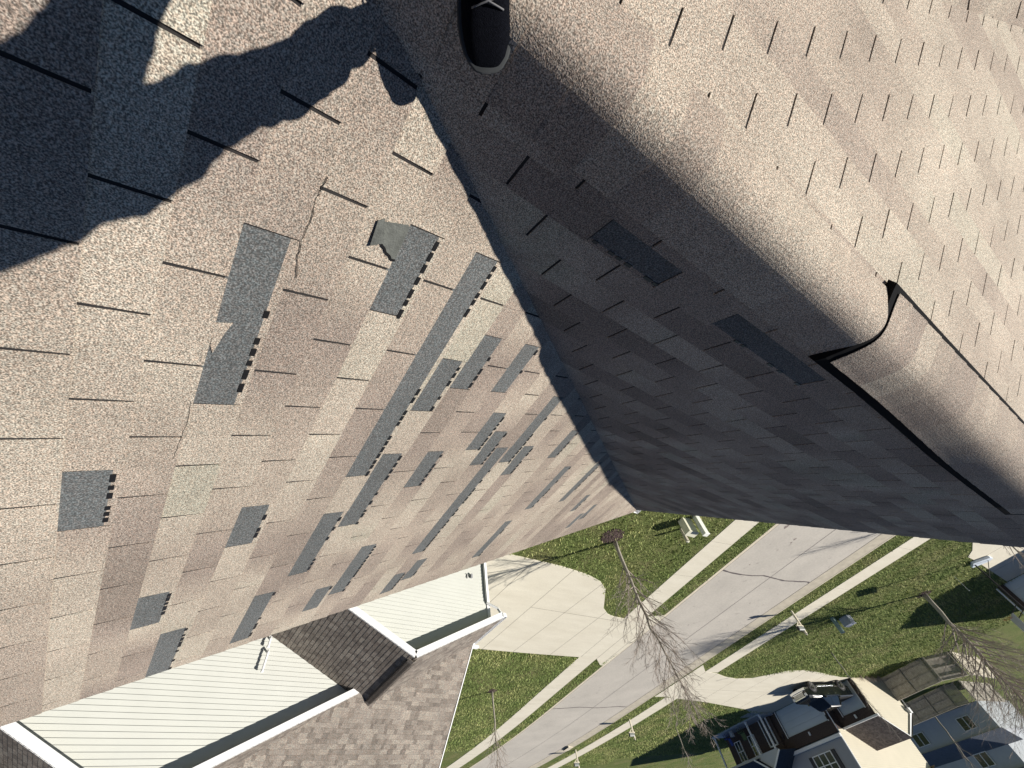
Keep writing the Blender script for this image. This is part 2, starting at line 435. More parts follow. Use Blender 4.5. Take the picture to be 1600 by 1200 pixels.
# cross gable slopes
TC = .16
mb = MB()
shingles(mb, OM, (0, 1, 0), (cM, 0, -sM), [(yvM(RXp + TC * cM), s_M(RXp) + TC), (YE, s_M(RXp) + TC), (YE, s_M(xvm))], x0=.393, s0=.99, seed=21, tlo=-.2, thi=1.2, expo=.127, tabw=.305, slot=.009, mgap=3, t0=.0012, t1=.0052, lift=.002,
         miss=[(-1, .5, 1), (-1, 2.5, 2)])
slopeM = mb.build('gable_roof_slope', [SH, DK, SEAL, SLOTSHADE], house); slopeM['label'] = 'shaded steep slope of the cross gable'
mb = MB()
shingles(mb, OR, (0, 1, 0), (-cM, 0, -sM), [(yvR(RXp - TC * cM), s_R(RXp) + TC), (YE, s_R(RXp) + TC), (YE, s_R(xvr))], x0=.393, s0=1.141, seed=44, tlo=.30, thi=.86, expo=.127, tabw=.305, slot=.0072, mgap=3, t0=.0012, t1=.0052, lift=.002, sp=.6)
slopeR = mb.build('gable_roof_slope', [SH, DK, SEAL, SLOTSHADE], house); slopeR['label'] = 'sunlit steep slope of the cross gable'
# ridge caps bent over the gable ridge, raised where the ridge vent lies under them
def _prof(phi, n=30, hw=.185):
    """stiff cap: lies on the shaded slope, then bends over the ridge towards the sunlit one"""
    pts = [(RXp + hw * cM, ZR - hw * sM)]; ang = [tM]; du = 2 * hw / n; x, z = pts[0]
    for i in range(n):
        u = -hw + (i + .5) * du; t = min(1, max(0, (u + .065) / .165)); t = t * t * (3 - 2 * t)
        a = tM + (-phi - tM) * t; x -= cos(a) * du; z += sin(a) * du; pts.append((x, z)); ang.append(a)
    return pts, ang
def _gap(phi):
    p, a = _prof(phi); x, z = p[-1]; return (z - (ZR - (RXp - x) * math.tan(tM))) * cM
lo, hi = .3, 1.4
for _ in range(40):
    mid = (lo + hi) / 2
    if _gap(mid) > .004: lo = mid
    else: hi = mid
CP, CA = _prof(lo)
def capprof(h, hw=.185, n=9):
    k = hw / .185; out = []
    for i, ((x, z), a) in enumerate(zip(CP, CA)):
        if i < len(CP) - 1: a = (a + CA[i + 1]) / 2
        out.append((x + sin(a) * h, z + cos(a) * h))
    if k < .999:
        cx, cz = CP[15]
        out = [(x + (cx - x) * (1 - k), z + (cz - z) * (1 - k)) if 0 else (x, z) for x, z in out]
        m = int(round((1 - k) * 15)); out = out[m:len(out) - m]
    return out
VPX = [(-.056, -1.139), (-.078, -1.130), (-.103, -1.118), (-.130, -1.107), (-.159, -1.097), (-.185, -1.091), (-.208, -1.092), (-.232, -1.099), (-.255, -1.111), (-.280, -1.127), (-.302, -1.141), (-.334, -1.160), (-.352, -1.170)]
def resample(P, n):
    L = [0]
    for a, b in zip(P, P[1:]): L.append(L[-1] + sqrt((a[0] - b[0]) ** 2 + (a[1] - b[1]) ** 2))
    out = []
    for i in range(n):
        t = L[-1] * i / (n - 1); k = 0
        while k < len(L) - 2 and L[k + 1] < t: k += 1
        f = (t - L[k]) / (L[k + 1] - L[k]); out.append((P[k][0] + (P[k + 1][0] - P[k][0]) * f, P[k][1] + (P[k + 1][1] - P[k][1]) * f))
    return out
def ventprof(h, y, n=31):
    """top of the ridge vent: flat and rounded where it starts, hugging the ridge further on"""
    A = resample([(x, z + GZ + .058) for x, z in VPX], n); B = resample(capprof(.036), n)
    t = min(1, max(0, (y - 1.75) / 1.3)); t = .8 * t * t * (3 - 2 * t)
    P = [(a[0] * (1 - t) + b[0] * t, a[1] * (1 - t) + b[1] * t) for a, b in zip(A, B)]; out = []
    for i, (x, z) in enumerate(P):
        a = P[max(0, i - 1)]; b = P[min(n - 1, i + 1)]; dx, dz = b[0] - a[0], b[1] - a[1]; l = sqrt(dx * dx + dz * dz)
        out.append((x + dz / l * h, z - dx / l * h))
    return out
def cap(y0, y1, h0, h1, th, tone, vent=False):
    m = MB()
    if vent: A, B, A2, B2 = ventprof(h0, y0), ventprof(h1, y1), ventprof(h0 - th * .6, y0), ventprof(h1 - th, y1)
    else: A, B, A2, B2 = capprof(h0), capprof(h1), capprof(h0 - th * .6), capprof(h1 - th)
    n = len(A)
    P = [(x, y0, z) for x, z in A] + [(x, y1, z) for x, z in B] + [(x, y0, z) for x, z in A2] + [(x, y1, z) for x, z in B2]
    F = []
    for i in range(n - 1):
        F.append((i, i + 1, n + i + 1, n + i)); F.append((n + i, n + i + 1, 3 * n + i + 1, 3 * n + i))
        F.append((2 * n + i + 1, 2 * n + i, 3 * n + i, 3 * n + i + 1))
    F += [(0, n, 3 * n, 2 * n), (n - 1, 2 * n - 1, 4 * n - 1, 3 * n - 1)]
    m.add(P, F, 0, [tone] * len(P)); return m
VY0, VY1 = 1.573, 3.94
k = -6
mbc = MB(); mbv = MB(); mbd = MB()
while True:
    y1 = .213 + .131 * k; y0 = y1 - .131 - .03
    if y0 > YE: break
    y1 = min(y1, YE + .02); vent = y0 > VY0 - .18 and y1 < VY1 + .05
    tone = (.24 + .46 * hashf(k, 5), hashf(k, 6))
    if vent and y0 < VY0 - .03: y0 = VY0 - .012
    lift = .024 if vent else 0
    jit = random.uniform(-.004, .004)
    m = cap(y0, y1, .003, .0075, .004, tone, True) if vent else cap(y0, y1, .008, .0145, .0062, tone)
    t_ = mbv if vent else (mbc if y0 < VY0 else mbd); t_.add(m.v, [f for f in m.f], 0, None)
    for i in range(len(m.f)): t_.t[-len(m.f) + i] = m.t[i]
    k += 1
def smooth_top(o):
    me = o.data; ok = [abs(p.normal.y) < .5 and p.area > 1e-4 for p in me.polygons]; me.polygons.foreach_set('use_smooth', ok)
mbc.build('ridge_cap', [SH], house); mbd.build('ridge_cap', [SH], house)
rv = mbv.build('ridge_cap', [SH], house); rv['label'] = 'ridge caps raised over the ridge vent'
mb = MB(); ys = [VY0 - .045, VY0 + .02, 1.9, 2.3, 2.8, 3.3, VY1]
for i in range(len(ys)):
    A = ventprof(-.002, ys[i])
    ex = [(A[-1][0] - .02, A[-1][1] - .010)]; A = [(A[0][0] + .030, A[0][1] - .020)] + A + ex; B = [(x, z - .034) for x, z in A]
    if i: 
        n = len(A)
        for j in range(n - 1):
            mb.poly([(A_[j][0], ys[i - 1], A_[j][1]), (A_[j + 1][0], ys[i - 1], A_[j + 1][1]), (A[j + 1][0], ys[i], A[j + 1][1]), (A[j][0], ys[i], A[j][1])])
        for e_ in (0, -1): mb.poly([(A_[e_][0], ys[i - 1], A_[e_][1]), (A[e_][0], ys[i], A[e_][1]), (B[e_][0], ys[i], B[e_][1]), (B_[e_][0], ys[i - 1], B_[e_][1])])
    if i in (0, len(ys) - 1):
        for j in range(len(A) - 1): mb.poly([(A[j][0], ys[i], A[j][1]), (A[j + 1][0], ys[i], A[j + 1][1]), (B[j + 1][0], ys[i], B[j + 1][1]), (B[j][0], ys[i], B[j][1])])
    A_, B_ = A, B
mb.build('ridge_vent', simple('vent_plastic', (.006, .006, .007), .95, .1, 20, spec=.1), house)
# back slope, walls, trims, gutters
mb = MB(); zr = zL(-5)
mb.poly([(-9, -5, zr), (-9, -15.2, zr - 5.1), (XE, -15.2, zr - 5.1), (XE, -5, zr)])
mb.build('back_roof_slope', FSH, house)
mb = MB(); ze = zL(YE) - .16; Y0, Y1, X0, X1 = -14.9, 4.93, -8.7, 3.02
for P in ([(X1, Y0, 0), (X1, Y1, 0), (X1, Y1, zL(Y1) - .06), (X1, -5, zr - .06), (X1, Y0, zr - 5.0)], [(X0, Y0, 0), (X0, Y1, 0), (X0, Y1, zL(Y1) - .06), (X0, -5, zr - .06), (X0, Y0, zr - 5.0)],
          [(X0, Y1, 0), (X1, Y1, 0), (X1, Y1, zM(X1) - .03), (RXp, Y1, ZR - .12), (xvr, Y1, zR(xvr) - .03), (X0, Y1, zL(Y1) - .06)], [(X0, Y0, 0), (X1, Y0, 0), (X1, Y0, zr - 5.05), (X0, Y0, zr - 5.05)]):
    mb.poly(P)
mb.build('wall', SIDE, house)
mb = MB()
mb.bar((XE - .012, -5, zr - .085), (XE - .012, YE, zL(YE) - .085), .024, .14, (0, sL, cL))
mb.bar((RXp, YE - .012, ZR - .13), (xvm, YE - .012, zM(xvm) - .085), .024, .14, (sM, 0, cM))
mb.bar((RXp, YE - .012, ZR - .13), (xvr, YE - .012, zR(xvr) - .085), .024, .14, (-sM, 0, cM))
mb.poly([(X1, -5, zr - .16), (XE - .02, -5, zr - .16), (XE - .02, YE, zL(YE) - .16), (X1, YE, zL(YE) - .16)])
mb.build('rake_board', WHITE, house)
def gutter(mb, a, b, out, w=.11, h=.1, t=.004):
    a = Vector(a); b = Vector(b); o = Vector(out).normalized(); u = Vector((0, 0, 1))
    for p, q, x1, z1, x2, z2 in ((a, b, 0, 0, 0, -h), (a, b, 0, -h, w * .75, -h), (a, b, w * .75, -h, w, -.02), (a, b, w, -.02, w, 0)):
        P = [p + o * x1 + u * z1, q + o * x1 + u * z1, q + o * x2 + u * z2, p + o * x2 + u * z2]
        d = (o * (z2 - z1) - u * (x2 - x1)); d = d.normalized() * t
        mb.prism(P, d)
    for p in (a, b):
        d = (b - a).normalized() * .002
        mb.prism([p, p - u * h, p + o * w * .75 - u * h, p + o * w - u * .02, p + o * w], d)
mb = MB(); gutter(mb, (xvm - .02, YE + .012, zL(YE) - .02), (XE + .03, YE + .012, zL(YE) - .02), (0, 1, 0))
mb.build('gutter', GUTM, house); mb = MB(); gutter(mb, (-9, YE + .012, zL(YE) - .02), (xvr - .02, YE + .012, zL(YE) - .02), (0, 1, 0))
mb.build('gutter', GUTM, house)
mb = MB()
for px in (XE - .2,): mb.box((px, YE - .28, 3), (.07, .05, 6.1))
mb.build('downspout', GUTM, house)
# ------------------------------------------------------------------ the photographer (one shoe in frame, the rest throws the long shadow)
KNIT = simple('black_knit', (.004, .0045, .007), .9, .4, 220, .5, 500, spec=.04)
SOLE = simple('grey_sole', (.045, .048, .05), .8, .1, 30, spec=.15)
LACE = simple('grey_lace', (.11, .11, .115), .7, .1, 90)
SKIN = simple('skin', (.45, .27, .19), .5, .05, 20); HAIR = simple('hair', (.03, .02, .015), .6, .2, 60)
DENIM = simple('dark_trousers', (.012, .013, .018), .85, .2, 80); JACK = simple('dark_jacket', (.03, .03, .035), .8, .2, 60)
def limb_obj(name, chains, mat, parent, vox, n=14):
    """tapered tubes and balls at the joints fused into one surface"""
    mb = MB()
    for ch in chains:
        P = [Vector(p[:3]) + Vector((0, 0, GZ)) - off for p in ch]; R_ = [p[3] for p in ch]
        Q, RR = [], []
        for i in range(len(P) - 1):
            for k in range(4): t = k / 4; Q.append(P[i].lerp(P[i + 1], t)); RR.append(R_[i] + (R_[i + 1] - R_[i]) * t)
        Q.append(P[-1]); RR.append(R_[-1]); mb.tube(Q, RR, n)
        for p, r in zip(P, R_): mb.lathe([(r * .05, -r * .99), (r * .5, -r * .866), (r * .866, -r * .5), (r, 0), (r * .866, r * .5), (r * .5, r * .866), (r * .05, r * .99)], p, n)
    o = mb.build(name, mat, parent, True)
    m = o.modifiers.new('fuse', 'REMESH'); m.mode = 'VOXEL'; m.voxel_size = vox; m.use_smooth_shade = True
    m = o.modifiers.new('soft', 'SMOOTH'); m.iterations = 3; m.factor = .5
    if vox > .007:
        tx = bpy.data.textures.new('folds', 'CLOUDS'); tx.noise_scale = .055
        m = o.modifiers.new('folds', 'DISPLACE'); m.texture = tx; m.strength = .035; m.mid_level = .5
    return o
per = empty('person', (-.25, -.05, 8.94), 0, 'person crouching on the ridge in black knit sneakers and dark clothes, holding a phone', 'person')
off = Vector((-.25, -.05, 8.94))
hipC = Vector((-.281, .101, -.244)); fL_ = Vector((.855, .52, 0)).normalized(); sideL = Vector((-.52, .855, 0))
CH = Vector((-.33, .14, .10)); HD = Vector((-.28, .13, .36))
def V4(v, r): return (v.x, v.y, v.z, r)
body = [[V4(hipC, .10), (-.30, .12, -.09, .10), V4(CH, .10), (-.315, .14, .19, .052), (-.295, .135, .25, .05)],
        [V4(HD + Vector((0, 0, -.06)), .066), V4(HD, .082), V4(HD + Vector((-.012, -.01, .05)), .078)], [V4(HD + Vector((.03, .02, -.075)), .034), V4(HD + Vector((.058, .036, -.085)), .022)],
        [V4(HD + Vector((.070, .043, .012)), .010), V4(HD + Vector((.090, .055, -.022)), .012)]]
for s in (1, -1):
    ea = HD + sideL * .083 * s; body.append([V4(ea + Vector((0, 0, .02)), .014), V4(ea + Vector((.004, 0, -.025)), .010)])
sleeves = []
for s in (1, -1):
    hc = RX * (.088 * s) + RZ * .034
    sh = CH + Vector((0, 0, .03)) + sideL * .17 * s; el = Vector((-.37, .10, -.14)) + sideL * .25 * s; wr = hc + RZ * .07 + RX * .035 * s - RY * .02
    body.append([V4(sh, .05), V4(el, .036), V4(wr, .024), V4(hc + RX * .012 * s, .022), V4(hc + RX * .004 * s + RY * .02, .020)])
    sleeves.append([V4(CH, .11), V4(sh, .072), V4(el, .055), V4(wr + RZ * .03 + RX * .012 * s, .036)])
    for f in range(4):
        a_ = hc + RY * (.034 - .0215 * f) + RX * .006 * s; L = (.034, .040, .037, .028)[f]
        body.append([V4(a_, .0098), V4(a_ - RX * s * L * .45 - RZ * .010, .0088), V4(a_ - RX * s * L - RZ * .006, .0075)])
    body.append([V4(hc - RY * .045 + RX * .004 * s, .0115), V4(hc - RY * .050 - RX * s * .018 - RZ * .006, .010), V4(hc - RY * .046 - RX * s * .034 - RZ * .008, .0085)])
legL = [(-.281, .101, -.244, .145), (-.272, .119, -.339, .125), (-.284, .164, -.46, .085), (-.255, .09, -.638, .062), (-.213, .051, -.810, .056), (-.21, .0, -.925, .047)]
legR = [(-.281, .101, -.264, .12), (-.292, .01, -.483, .065), (-.319, -.099, -.632, .055), (-.359, -.211, -.786, .055), (-.399, -.296, -.90, .055)]
SUNW = Vector((-.0525, .0464, .0387))
def sh3(ch, ks): return [(p[0] + SUNW.x * k, p[1] + SUNW.y * k, p[2] + SUNW.z * k, p[3]) for p, k in zip(ch, ks)]
legL = sh3(legL, (1.1, 1.1, 1.1, 1, 1, .5)); legR = sh3(legR, (1.1, 1, .6, .2, 0))
body[0] = sh3(body[0], (.9, .9, .6, .5, .5))
body += [[(-.284 - .05, .164 + .045, -.43, .05), (-.30, .13, -.60, .045), (-.22, .0, -.96, .034)], [(-.319, -.099, -.632, .045), (-.40, -.30, -.95, .034)]]
limb_obj('body', body, SKIN, per, .005)
limb_obj('trousers', [legL, legR, sh3([(-.278, .105, -.244, .145), (-.294, .126, -.12, .135)], (1.1, .9))], DENIM, per, .010)
limb_obj('jacket', [sh3([(-.284, .112, -.19, .145), (-.300, .13, -.05, .148), V4(CH, .145), (-.325, .14, .17, .08)], (1, .9, .7, .5))] + sleeves, JACK, per, .010)
for s in (1, -1):
    mb = MB(); ey = HD + Vector((.066, .041, .018)) + sideL * .031 * s + Vector((0, 0, GZ)) - off
    mb.lathe([(.002, -.011), (.008, -.007), (.011, 0), (.008, .007), (.002, .011)], ey, 10); mb.build('eye', HAIR, per, True)
mb = MB(); mb.bar(HD + Vector((.078, .048, -.05)) - sideL * .022 + Vector((0, 0, GZ)) - off, HD + Vector((.078, .048, -.05)) + sideL * .022 + Vector((0, 0, GZ)) - off, .012, .010); mb.build('mouth', simple('lips', (.30, .12, .10), .5), per, bevel=.003)
mb = MB(); hd = HD + Vector((-.006, -.004, .01 + GZ)) - off
mb.lathe([(.001, .105), (.05, .098), (.082, .07), (.096, .03), (.098, -.01), (.09, -.04)], hd + Vector((-.008, -.005, .005)), 20)
mb.build('hair', HAIR, per, True)
def shoe(name, toe, fwd, z, parent, pitch=0.0):
    """knitted trainer, sole outline lofted from toe to heel"""
    e = empty(name, Vector(toe) - off, 0); e.parent = parent
    f = Vector(fwd).normalized(); sd_ = Vector((-f.y, f.x, 0)); up = Vector((0, 0, 1))
    if pitch: f = (f + up * pitch).normalized(); up = sd_.cross(-f).normalized(); up = up if up.z > 0 else -up
    def W(x, y, h): return -f * x + sd_ * y + up * h          # x back from the toe
    sec = [(0, .004, .016), (.004, .020, .020), (.012, .031, .027), (.028, .042, .038), (.05, .049, .047), (.075, .0525, .054), (.105, .052, .060), (.135, .047, .068), (.165, .0415, .080), (.195, .038, .094), (.225, .037, .10), (.255, .036, .095), (.278, .030, .085), (.290, .012, .06)]
    n = 15
    m = MB(); P = []
    for x, hw, h in sec:
        for i in range(n):
            a = pi * i / (n - 1); c_, s_ = cos(a), sin(a)
            P.append(W(x, hw * .93 * (abs(c_) ** .75) * (1 if c_ > 0 else -1), .018 + (h - .018) * (s_ ** .8) if h > .018 else .018))
    F = [(j * n + i, j * n + i + 1, (j + 1) * n + i + 1, (j + 1) * n + i) for j in range(len(sec) - 1) for i in range(n - 1)]
    F += [list(range(n))]
    m.add(P, F); m.build('upper', KNIT, e, True)
    m = MB()
    ring = [(x, hw) for x, hw, h in sec]
    out = [W(x - .003, hw + .0035, 0) for x, hw in ring] + [W(x - (.003 if x < .01 else 0), -hw - .0035, 0) for x, hw in ring[::-1]]
    m.prism(out, up * .024); m.build('sole', SOLE, e, True, .004)
    m = MB()
    for i, x in enumerate((.105, .125, .148, .17)):
        for d in (-1, 1):
            pth = []
            for k in range(9):
                t = -1 + 2 * k / 8; xx = x + .010 * d * t; hw = .030; h = .060 + (x - .105) * .38
                pth.append(W(xx, t * hw, h + .006 * (1 - t * t) - .004 * abs(t)))
            m.tube(pth, .0017, 6)
    m.build('laces', LACE, e, True)
    m = MB(); m.tube([W(.004, -.02, .020), W(-.001, -.008, .022), W(-.001, .008, .022), W(.004, .02, .020)], .0012, 5); m.build('toe_seam', LACE, e, True)
    return e
shoe('shoe', (-.078, .053, GZ - 1.072), fL_, 0, per, -.05)
shoe('shoe', (-.25, -.40, GZ - 1.0), (.80, -.6, 0), 0, per, 0)
ph = empty('phone', Vector((0, 0, GZ)) + RZ * .016, 0, 'black phone held low in both hands', 'phone')
mb = MB(); R3 = Matrix((RX, RY, RZ)).transposed(); mb.box((0, 0, 0), (.16, .075, .008), R3); mb.build('case', BLACK, ph)
mb = MB(); mb.box(RZ * .0045, (.15, .068, .001), R3); mb.build('screen', CARGL, ph)

# ------------------------------------------------------------------ ground, road, walks
RD0, RD1 = 20.12, 28.75
def fs(): 
    a = [-600, -200, -80, -40, -20]; x = -10
    while x < 92: a.append(x); x += 3
    return a + [110, 160, 300, 900]
Fs = fs()
def strip(mb, D0, D1, z0, z1, mi=0, f0=None, f1=None, curved=True):
    ff = [f for f in Fs if (f0 is None or f > f0) and (f1 is None or f < f1)]
    if f0 is not None: ff = [f0] + ff
    if f1 is not None: ff = ff + [f1]
    P = [fd(f, D0, z0, curved) for f in ff] + [fd(f, D1, z1, curved) for f in ff]; n = len(ff)
    mb.add(P, [(i, i + 1, n + i + 1, n + i) for i in range(n - 1)], mi)
mb = MB(); prof = [(-700, 0), (-60, 0), (-10, 0), (10, 0), (20.16, 0), (20.2, -.14), (28.68, -.14), (28.71, 0), (34, 0), (60, .02), (120, 0), (1500, 0)]
for (a, za), (b, zb) in zip(prof, prof[1:]): strip(mb, a, b, za, zb)
tag(mb.build('ground', LAWN), kind='structure')
mb = MB(); strip(mb, 20.58, 27.98, -.126, -.126)
road = tag(mb.build('road', ROAD), kind='structure')
mb = MB()
for D in (20.60, 24.47, 27.97): strip(mb, D - .018, D + .018, -.122, -.122)
for Fc in (-26, -6, 14.1, 34.5, 55, 76):
    pts = []; D = 20.6
    while D < 27.98: pts.append((Fc + .10 * sin(D * 1.7 + Fc) + random.uniform(-.03, .03), D)); D += .4
    pts.append((Fc, 27.97))
    for (a, b), (c, d) in zip(pts, pts[1:]):
        wd = .035 + .03 * random.random()
        mb.poly([fd(a - wd, b, -.120, 1), fd(a + wd, b, -.120, 1), fd(c + wd, d, -.120, 1), fd(c - wd, d, -.120, 1)])
o = mb.build('road_joints', simple('tar_joint', (.10, .085, .085), .9, .2, 8), road)
mb = MB()
for (a, b, r) in ((9.85, 21.2, .16), (10.6, 22.7, .1), (10.9, 22.75, .07), (16.9, 25.6, .05), (13.2, 21.9, .06), (20.1, 23.1, .06)):
    mb.poly([fd(a + r * (1 + .4 * sin(3 * t)) * cos(t), b + r * .7 * sin(t), -.1235, 1) for t in [i * pi / 6 for i in range(12)]])
mb.build('road_stains', simple('road_stain', (.20, .165, .15), .9, .2, 8), road)
def kerb(D0, D1, lip, name):
    mb = MB(); hi = .012
    if lip > 0: # near kerb: top from D0 to D0+.22, gutter pan to D1
        seq = [(D0, 0.0), (D0, hi), (D0 + .16, hi), (D0 + .30, -.10), (D1, -.118), (D1, -.16)]
    else:
        seq = [(D0, -.16), (D0, -.118), (D1 - .12, .0), (D1 - .1, hi), (D1, hi), (D1, 0)]
    for (a, za), (b, zb) in zip(seq, seq[1:]): strip(mb, a, b, za, zb)
    return tag(mb.build(name, CURBM), kind='structure')
kerb(20.12, 20.58, 1, 'kerb'); kerb(27.98, 28.76, -1, 'kerb')
def slab_strip(mb, D0, D1, f0, f1, z=.018):
    strip(mb, D0, D1, z, z, 0, f0, f1); strip(mb, D0, D0, z, -.05, 0, f0, f1); strip(mb, D1, D1, -.05, z, 0, f0, f1)
mb = MB(); slab_strip(mb, 17.58, 19.02, -60, 19.9); slab_strip(mb, 17.5, 18.95, 24.85, 110)
f = -40
while f < 80:
    if f < 19.5 or f > 25: 
        mb.add([fd(f, 17.6, .0195, 1), fd(f + .012, 17.6, .0195, 1), fd(f + .012, 18.95, .0195, 1), fd(f, 18.95, .0195, 1)], [(0, 1, 2, 3)], 1)
    f += 3.05 if f > 8 else 1.52
tag(mb.build('sidewalk', [CONC, JOINT]), kind='structure')
mb = MB(); slab_strip(mb, 30.24, 31.66, -60, 26.8); slab_strip(mb, 30.24, 31.75, 32.0, 110)
f = -40
while f < 80:
    if f < 26.5 or f > 32.2: mb.add([fd(f, 30.26, .0195, 1), fd(f + .012, 30.26, .0195, 1), fd(f + .012, 31.64, .0195, 1), fd(f, 31.64, .0195, 1)], [(0, 1, 2, 3)], 1)
    f += 4.5
tag(mb.build('sidewalk', [CONC, JOINT]), kind='structure')
def slab(name, pts, joints, z=.026):
    """pts, joints in world xy"""
    mb = MB(); P = [Vector((x, y, z)) for x, y in pts]
    if area2(pts) < 0: P = P[::-1]
    mb.prism([p - Vector((0, 0, .1)) for p in P], (0, 0, .1))
    for a, b in joints: mb.bar((a[0], a[1], z - .004), (b[0], b[1], z - .004), .022, .012, mi=1)
    return tag(mb.build(name, [CONC, JOINT]), kind='structure')
f2 = lambda F, D: tuple(fd(F, D)[:2])
slab('driveway', [(22.6, 6.4), (22.3, 15), (22.1, 18), (21.84, 21.15), (21.72, 22.55), (22.55, 23.6), f2(26.1, 20.18), f2(18.9, 20.2), f2(19.2, 19.0), (16.65, 21.0), (16.63, 19.6), (16.5, 19.0), (16.04, 18.27), (15.12, 17.55), (14.32, 16.91), (13.8, 16.1), (13.5, 15.0), (13.35, 13.29), (13.36, 11.39), (13.5, 6.4)],
     [((13.45, 9.2), (22.5, 9.2)), ((13.4, 11.6), (22.45, 11.6)), ((13.4, 13.98), (22.35, 14.05)), ((14.0, 16.35), (22.2, 16.15)), ((16.3, 18.72), (22.0, 18.85)), ((17.0, 20.62), (21.8, 21.25)), ((17.1, 21.95), (21.75, 22.62)), ((17.2, 14), (17.0, 20.6)), f2(19.2, 19) and ((17.4, 22.9), (22.2, 23.65))])
slab('driveway', [f2(31.8, 28.9), f2(31.75, 30.2), f2(32.25, 31.9), f2(33.24, 36.2), f2(35.3, 43.2), f2(36.6, 45.4), f2(36.7, 48.3), f2(30.9, 48.3), f2(30.9, 49.3), f2(27.3, 49.3), f2(27.3, 48.1), f2(26.93, 46.3), f2(26.3, 43.5), f2(26.0, 41.15), f2(26.2, 39.3), f2(27.06, 37.8), f2(27.8, 36.56), f2(27.95, 34.8), f2(27.6, 33.2), f2(27.0, 31.76), f2(26.7, 30.24), f2(25.5, 28.95)],
     [(f2(26.7, 30.3), f2(31.8, 30.3)), (f2(27.0, 31.8), f2(32.2, 31.8)), (f2(27.9, 35), f2(32.9, 35)), (f2(26.6, 38.4), f2(33.8, 38.4)), (f2(26.1, 41.8), f2(34.8, 41.8)), (f2(26.7, 45.2), f2(36.4, 45.2)), (f2(30.2, 31.8), f2(31.2, 48.2))])
slab('driveway', [f2(7.0, 28.9), f2(7.0, 31.7), f2(7.9, 35.5), f2(8.5, 36.6), f2(9.1, 37.2), f2(9.3, 38.6), f2(10.6, 45.4), f2(3, 45.4), f2(1.5, 28.9)],
     [(f2(2.2, 35.2), f2(7.8, 35.2)), (f2(2.4, 38.6), f2(9.2, 38.6)), (f2(2.8, 42), f2(9.9, 42))])

# grass blades on the lawns the camera looks down on
def inpoly(x, y, P):
    c = False; n = len(P); j = n - 1
    for i in range(n):
        if ((P[i][1] > y) != (P[j][1] > y)) and x < (P[j][0] - P[i][0]) * (y - P[i][1]) / (P[j][1] - P[i][1] + 1e-9) + P[i][0]: c = not c
        j = i
    return c
DW = [[(22.6, 6.4), (22.3, 15), (21.84, 21.15), (21.72, 22.55), (22.55, 23.6), (16.2, 23.3), (15.95, 21.75), (16.65, 21.0), (16.5, 19.0), (15.12, 17.55), (13.8, 16.1), (13.35, 13.29), (13.5, 6.4)],
      [f2(31.8, 28.9), f2(32.25, 31.9), f2(33.24, 36.2), f2(35.3, 43.2), f2(36.7, 48.3), f2(27.3, 49.3), f2(26.93, 46.3), f2(26.0, 41.15), f2(27.06, 37.8), f2(27.95, 34.8), f2(27.0, 31.76), f2(25.5, 28.95)],
      [f2(7.0, 28.9), f2(7.0, 31.7), f2(7.9, 35.5), f2(9.1, 37.2), f2(10.6, 45.4), f2(3, 45.4), f2(1.5, 28.9)]]
def grass(n, regions, smin, smax, name):
    mb = MB(); rr = random.Random(5); tot = sum((b - a) * (d - c) for a, b, c, d in regions)
    for a, b, c, d in regions:
        for _ in range(int(n * (b - a) * (d - c) / tot)):
            F = rr.uniform(a, b); D = rr.uniform(c, d); p = fd(F, D, 0)
            if any(inpoly(p.x, p.y, q) for q in DW): continue
            dd = D - bend(F)
            if 17.5 < dd < 19.05 or 20.05 < dd < 28.8 or 30.18 < dd < 31.72: continue
            t = min(1, max(0, .5 * vnoise(int(D * .8), F, 1.3, 2) + .32 * rr.random() + .22 * vnoise(int(F * .35), D, 3, 8) - .04))
            s = rr.uniform(smin, smax); an = rr.uniform(0, 2 * pi); ln = rr.uniform(.2, .9) * s; la = rr.uniform(0, 2 * pi)
            w_ = Vector((cos(an), sin(an), 0)) * s * .32
            mb.v += [tuple(p - w_), tuple(p + w_), tuple(p + Vector((cos(la) * ln, sin(la) * ln, s)))]
            k = len(mb.v) - 3; mb.f.append([k, k + 1, k + 2]); mb.m.append(0); mb.t.append([(t, 0)] * 3)
    return tag(mb.build(name, BLADE), kind='stuff')
grass(90000, [(4, 26, 8, 20.1), (24, 44, 9, 20.1), (4, 52, 28.8, 37)], .05, .10, 'grass')
grass(45000, [(8, 50, 37, 56)], .07, .14, 'grass')
# ------------------------------------------------------------------ generic roof sheet
def roofpoly(mb, pts, expo=.14, seed=1, t1=.006, thick=.0, arch=True, **kw):
    P = [Vector(p) for p in pts]; n = Vector((0, 0, 0))
    for i in range(len(P)): n += P[i].cross(P[(i + 1) % len(P)])
    n.normalize()
    if n.z < 0: n = -n
    ax = Vector((0, 0, 1)).cross(n).normalized(); dr = ax.cross(n)
    if dr.z > 0: dr = -dr
    O = P[0]; reg = [((p - O).dot(ax), (p - O).dot(dr)) for p in P]
    shingles(mb, O, ax, dr, reg, expo=expo, t0=.001, t1=t1, seed=seed, arch=arch, s0=max(r[1] for r in reg), **kw)
def fplate(mb, pts, thick, mi=0):
    """solid roof deck under a shingled sheet"""
    P = [Vector(p) - Vector((0, 0, .004)) for p in pts]; mb.prism([p - Vector((0, 0, thick)) for p in P], (0, 0, thick), mi)

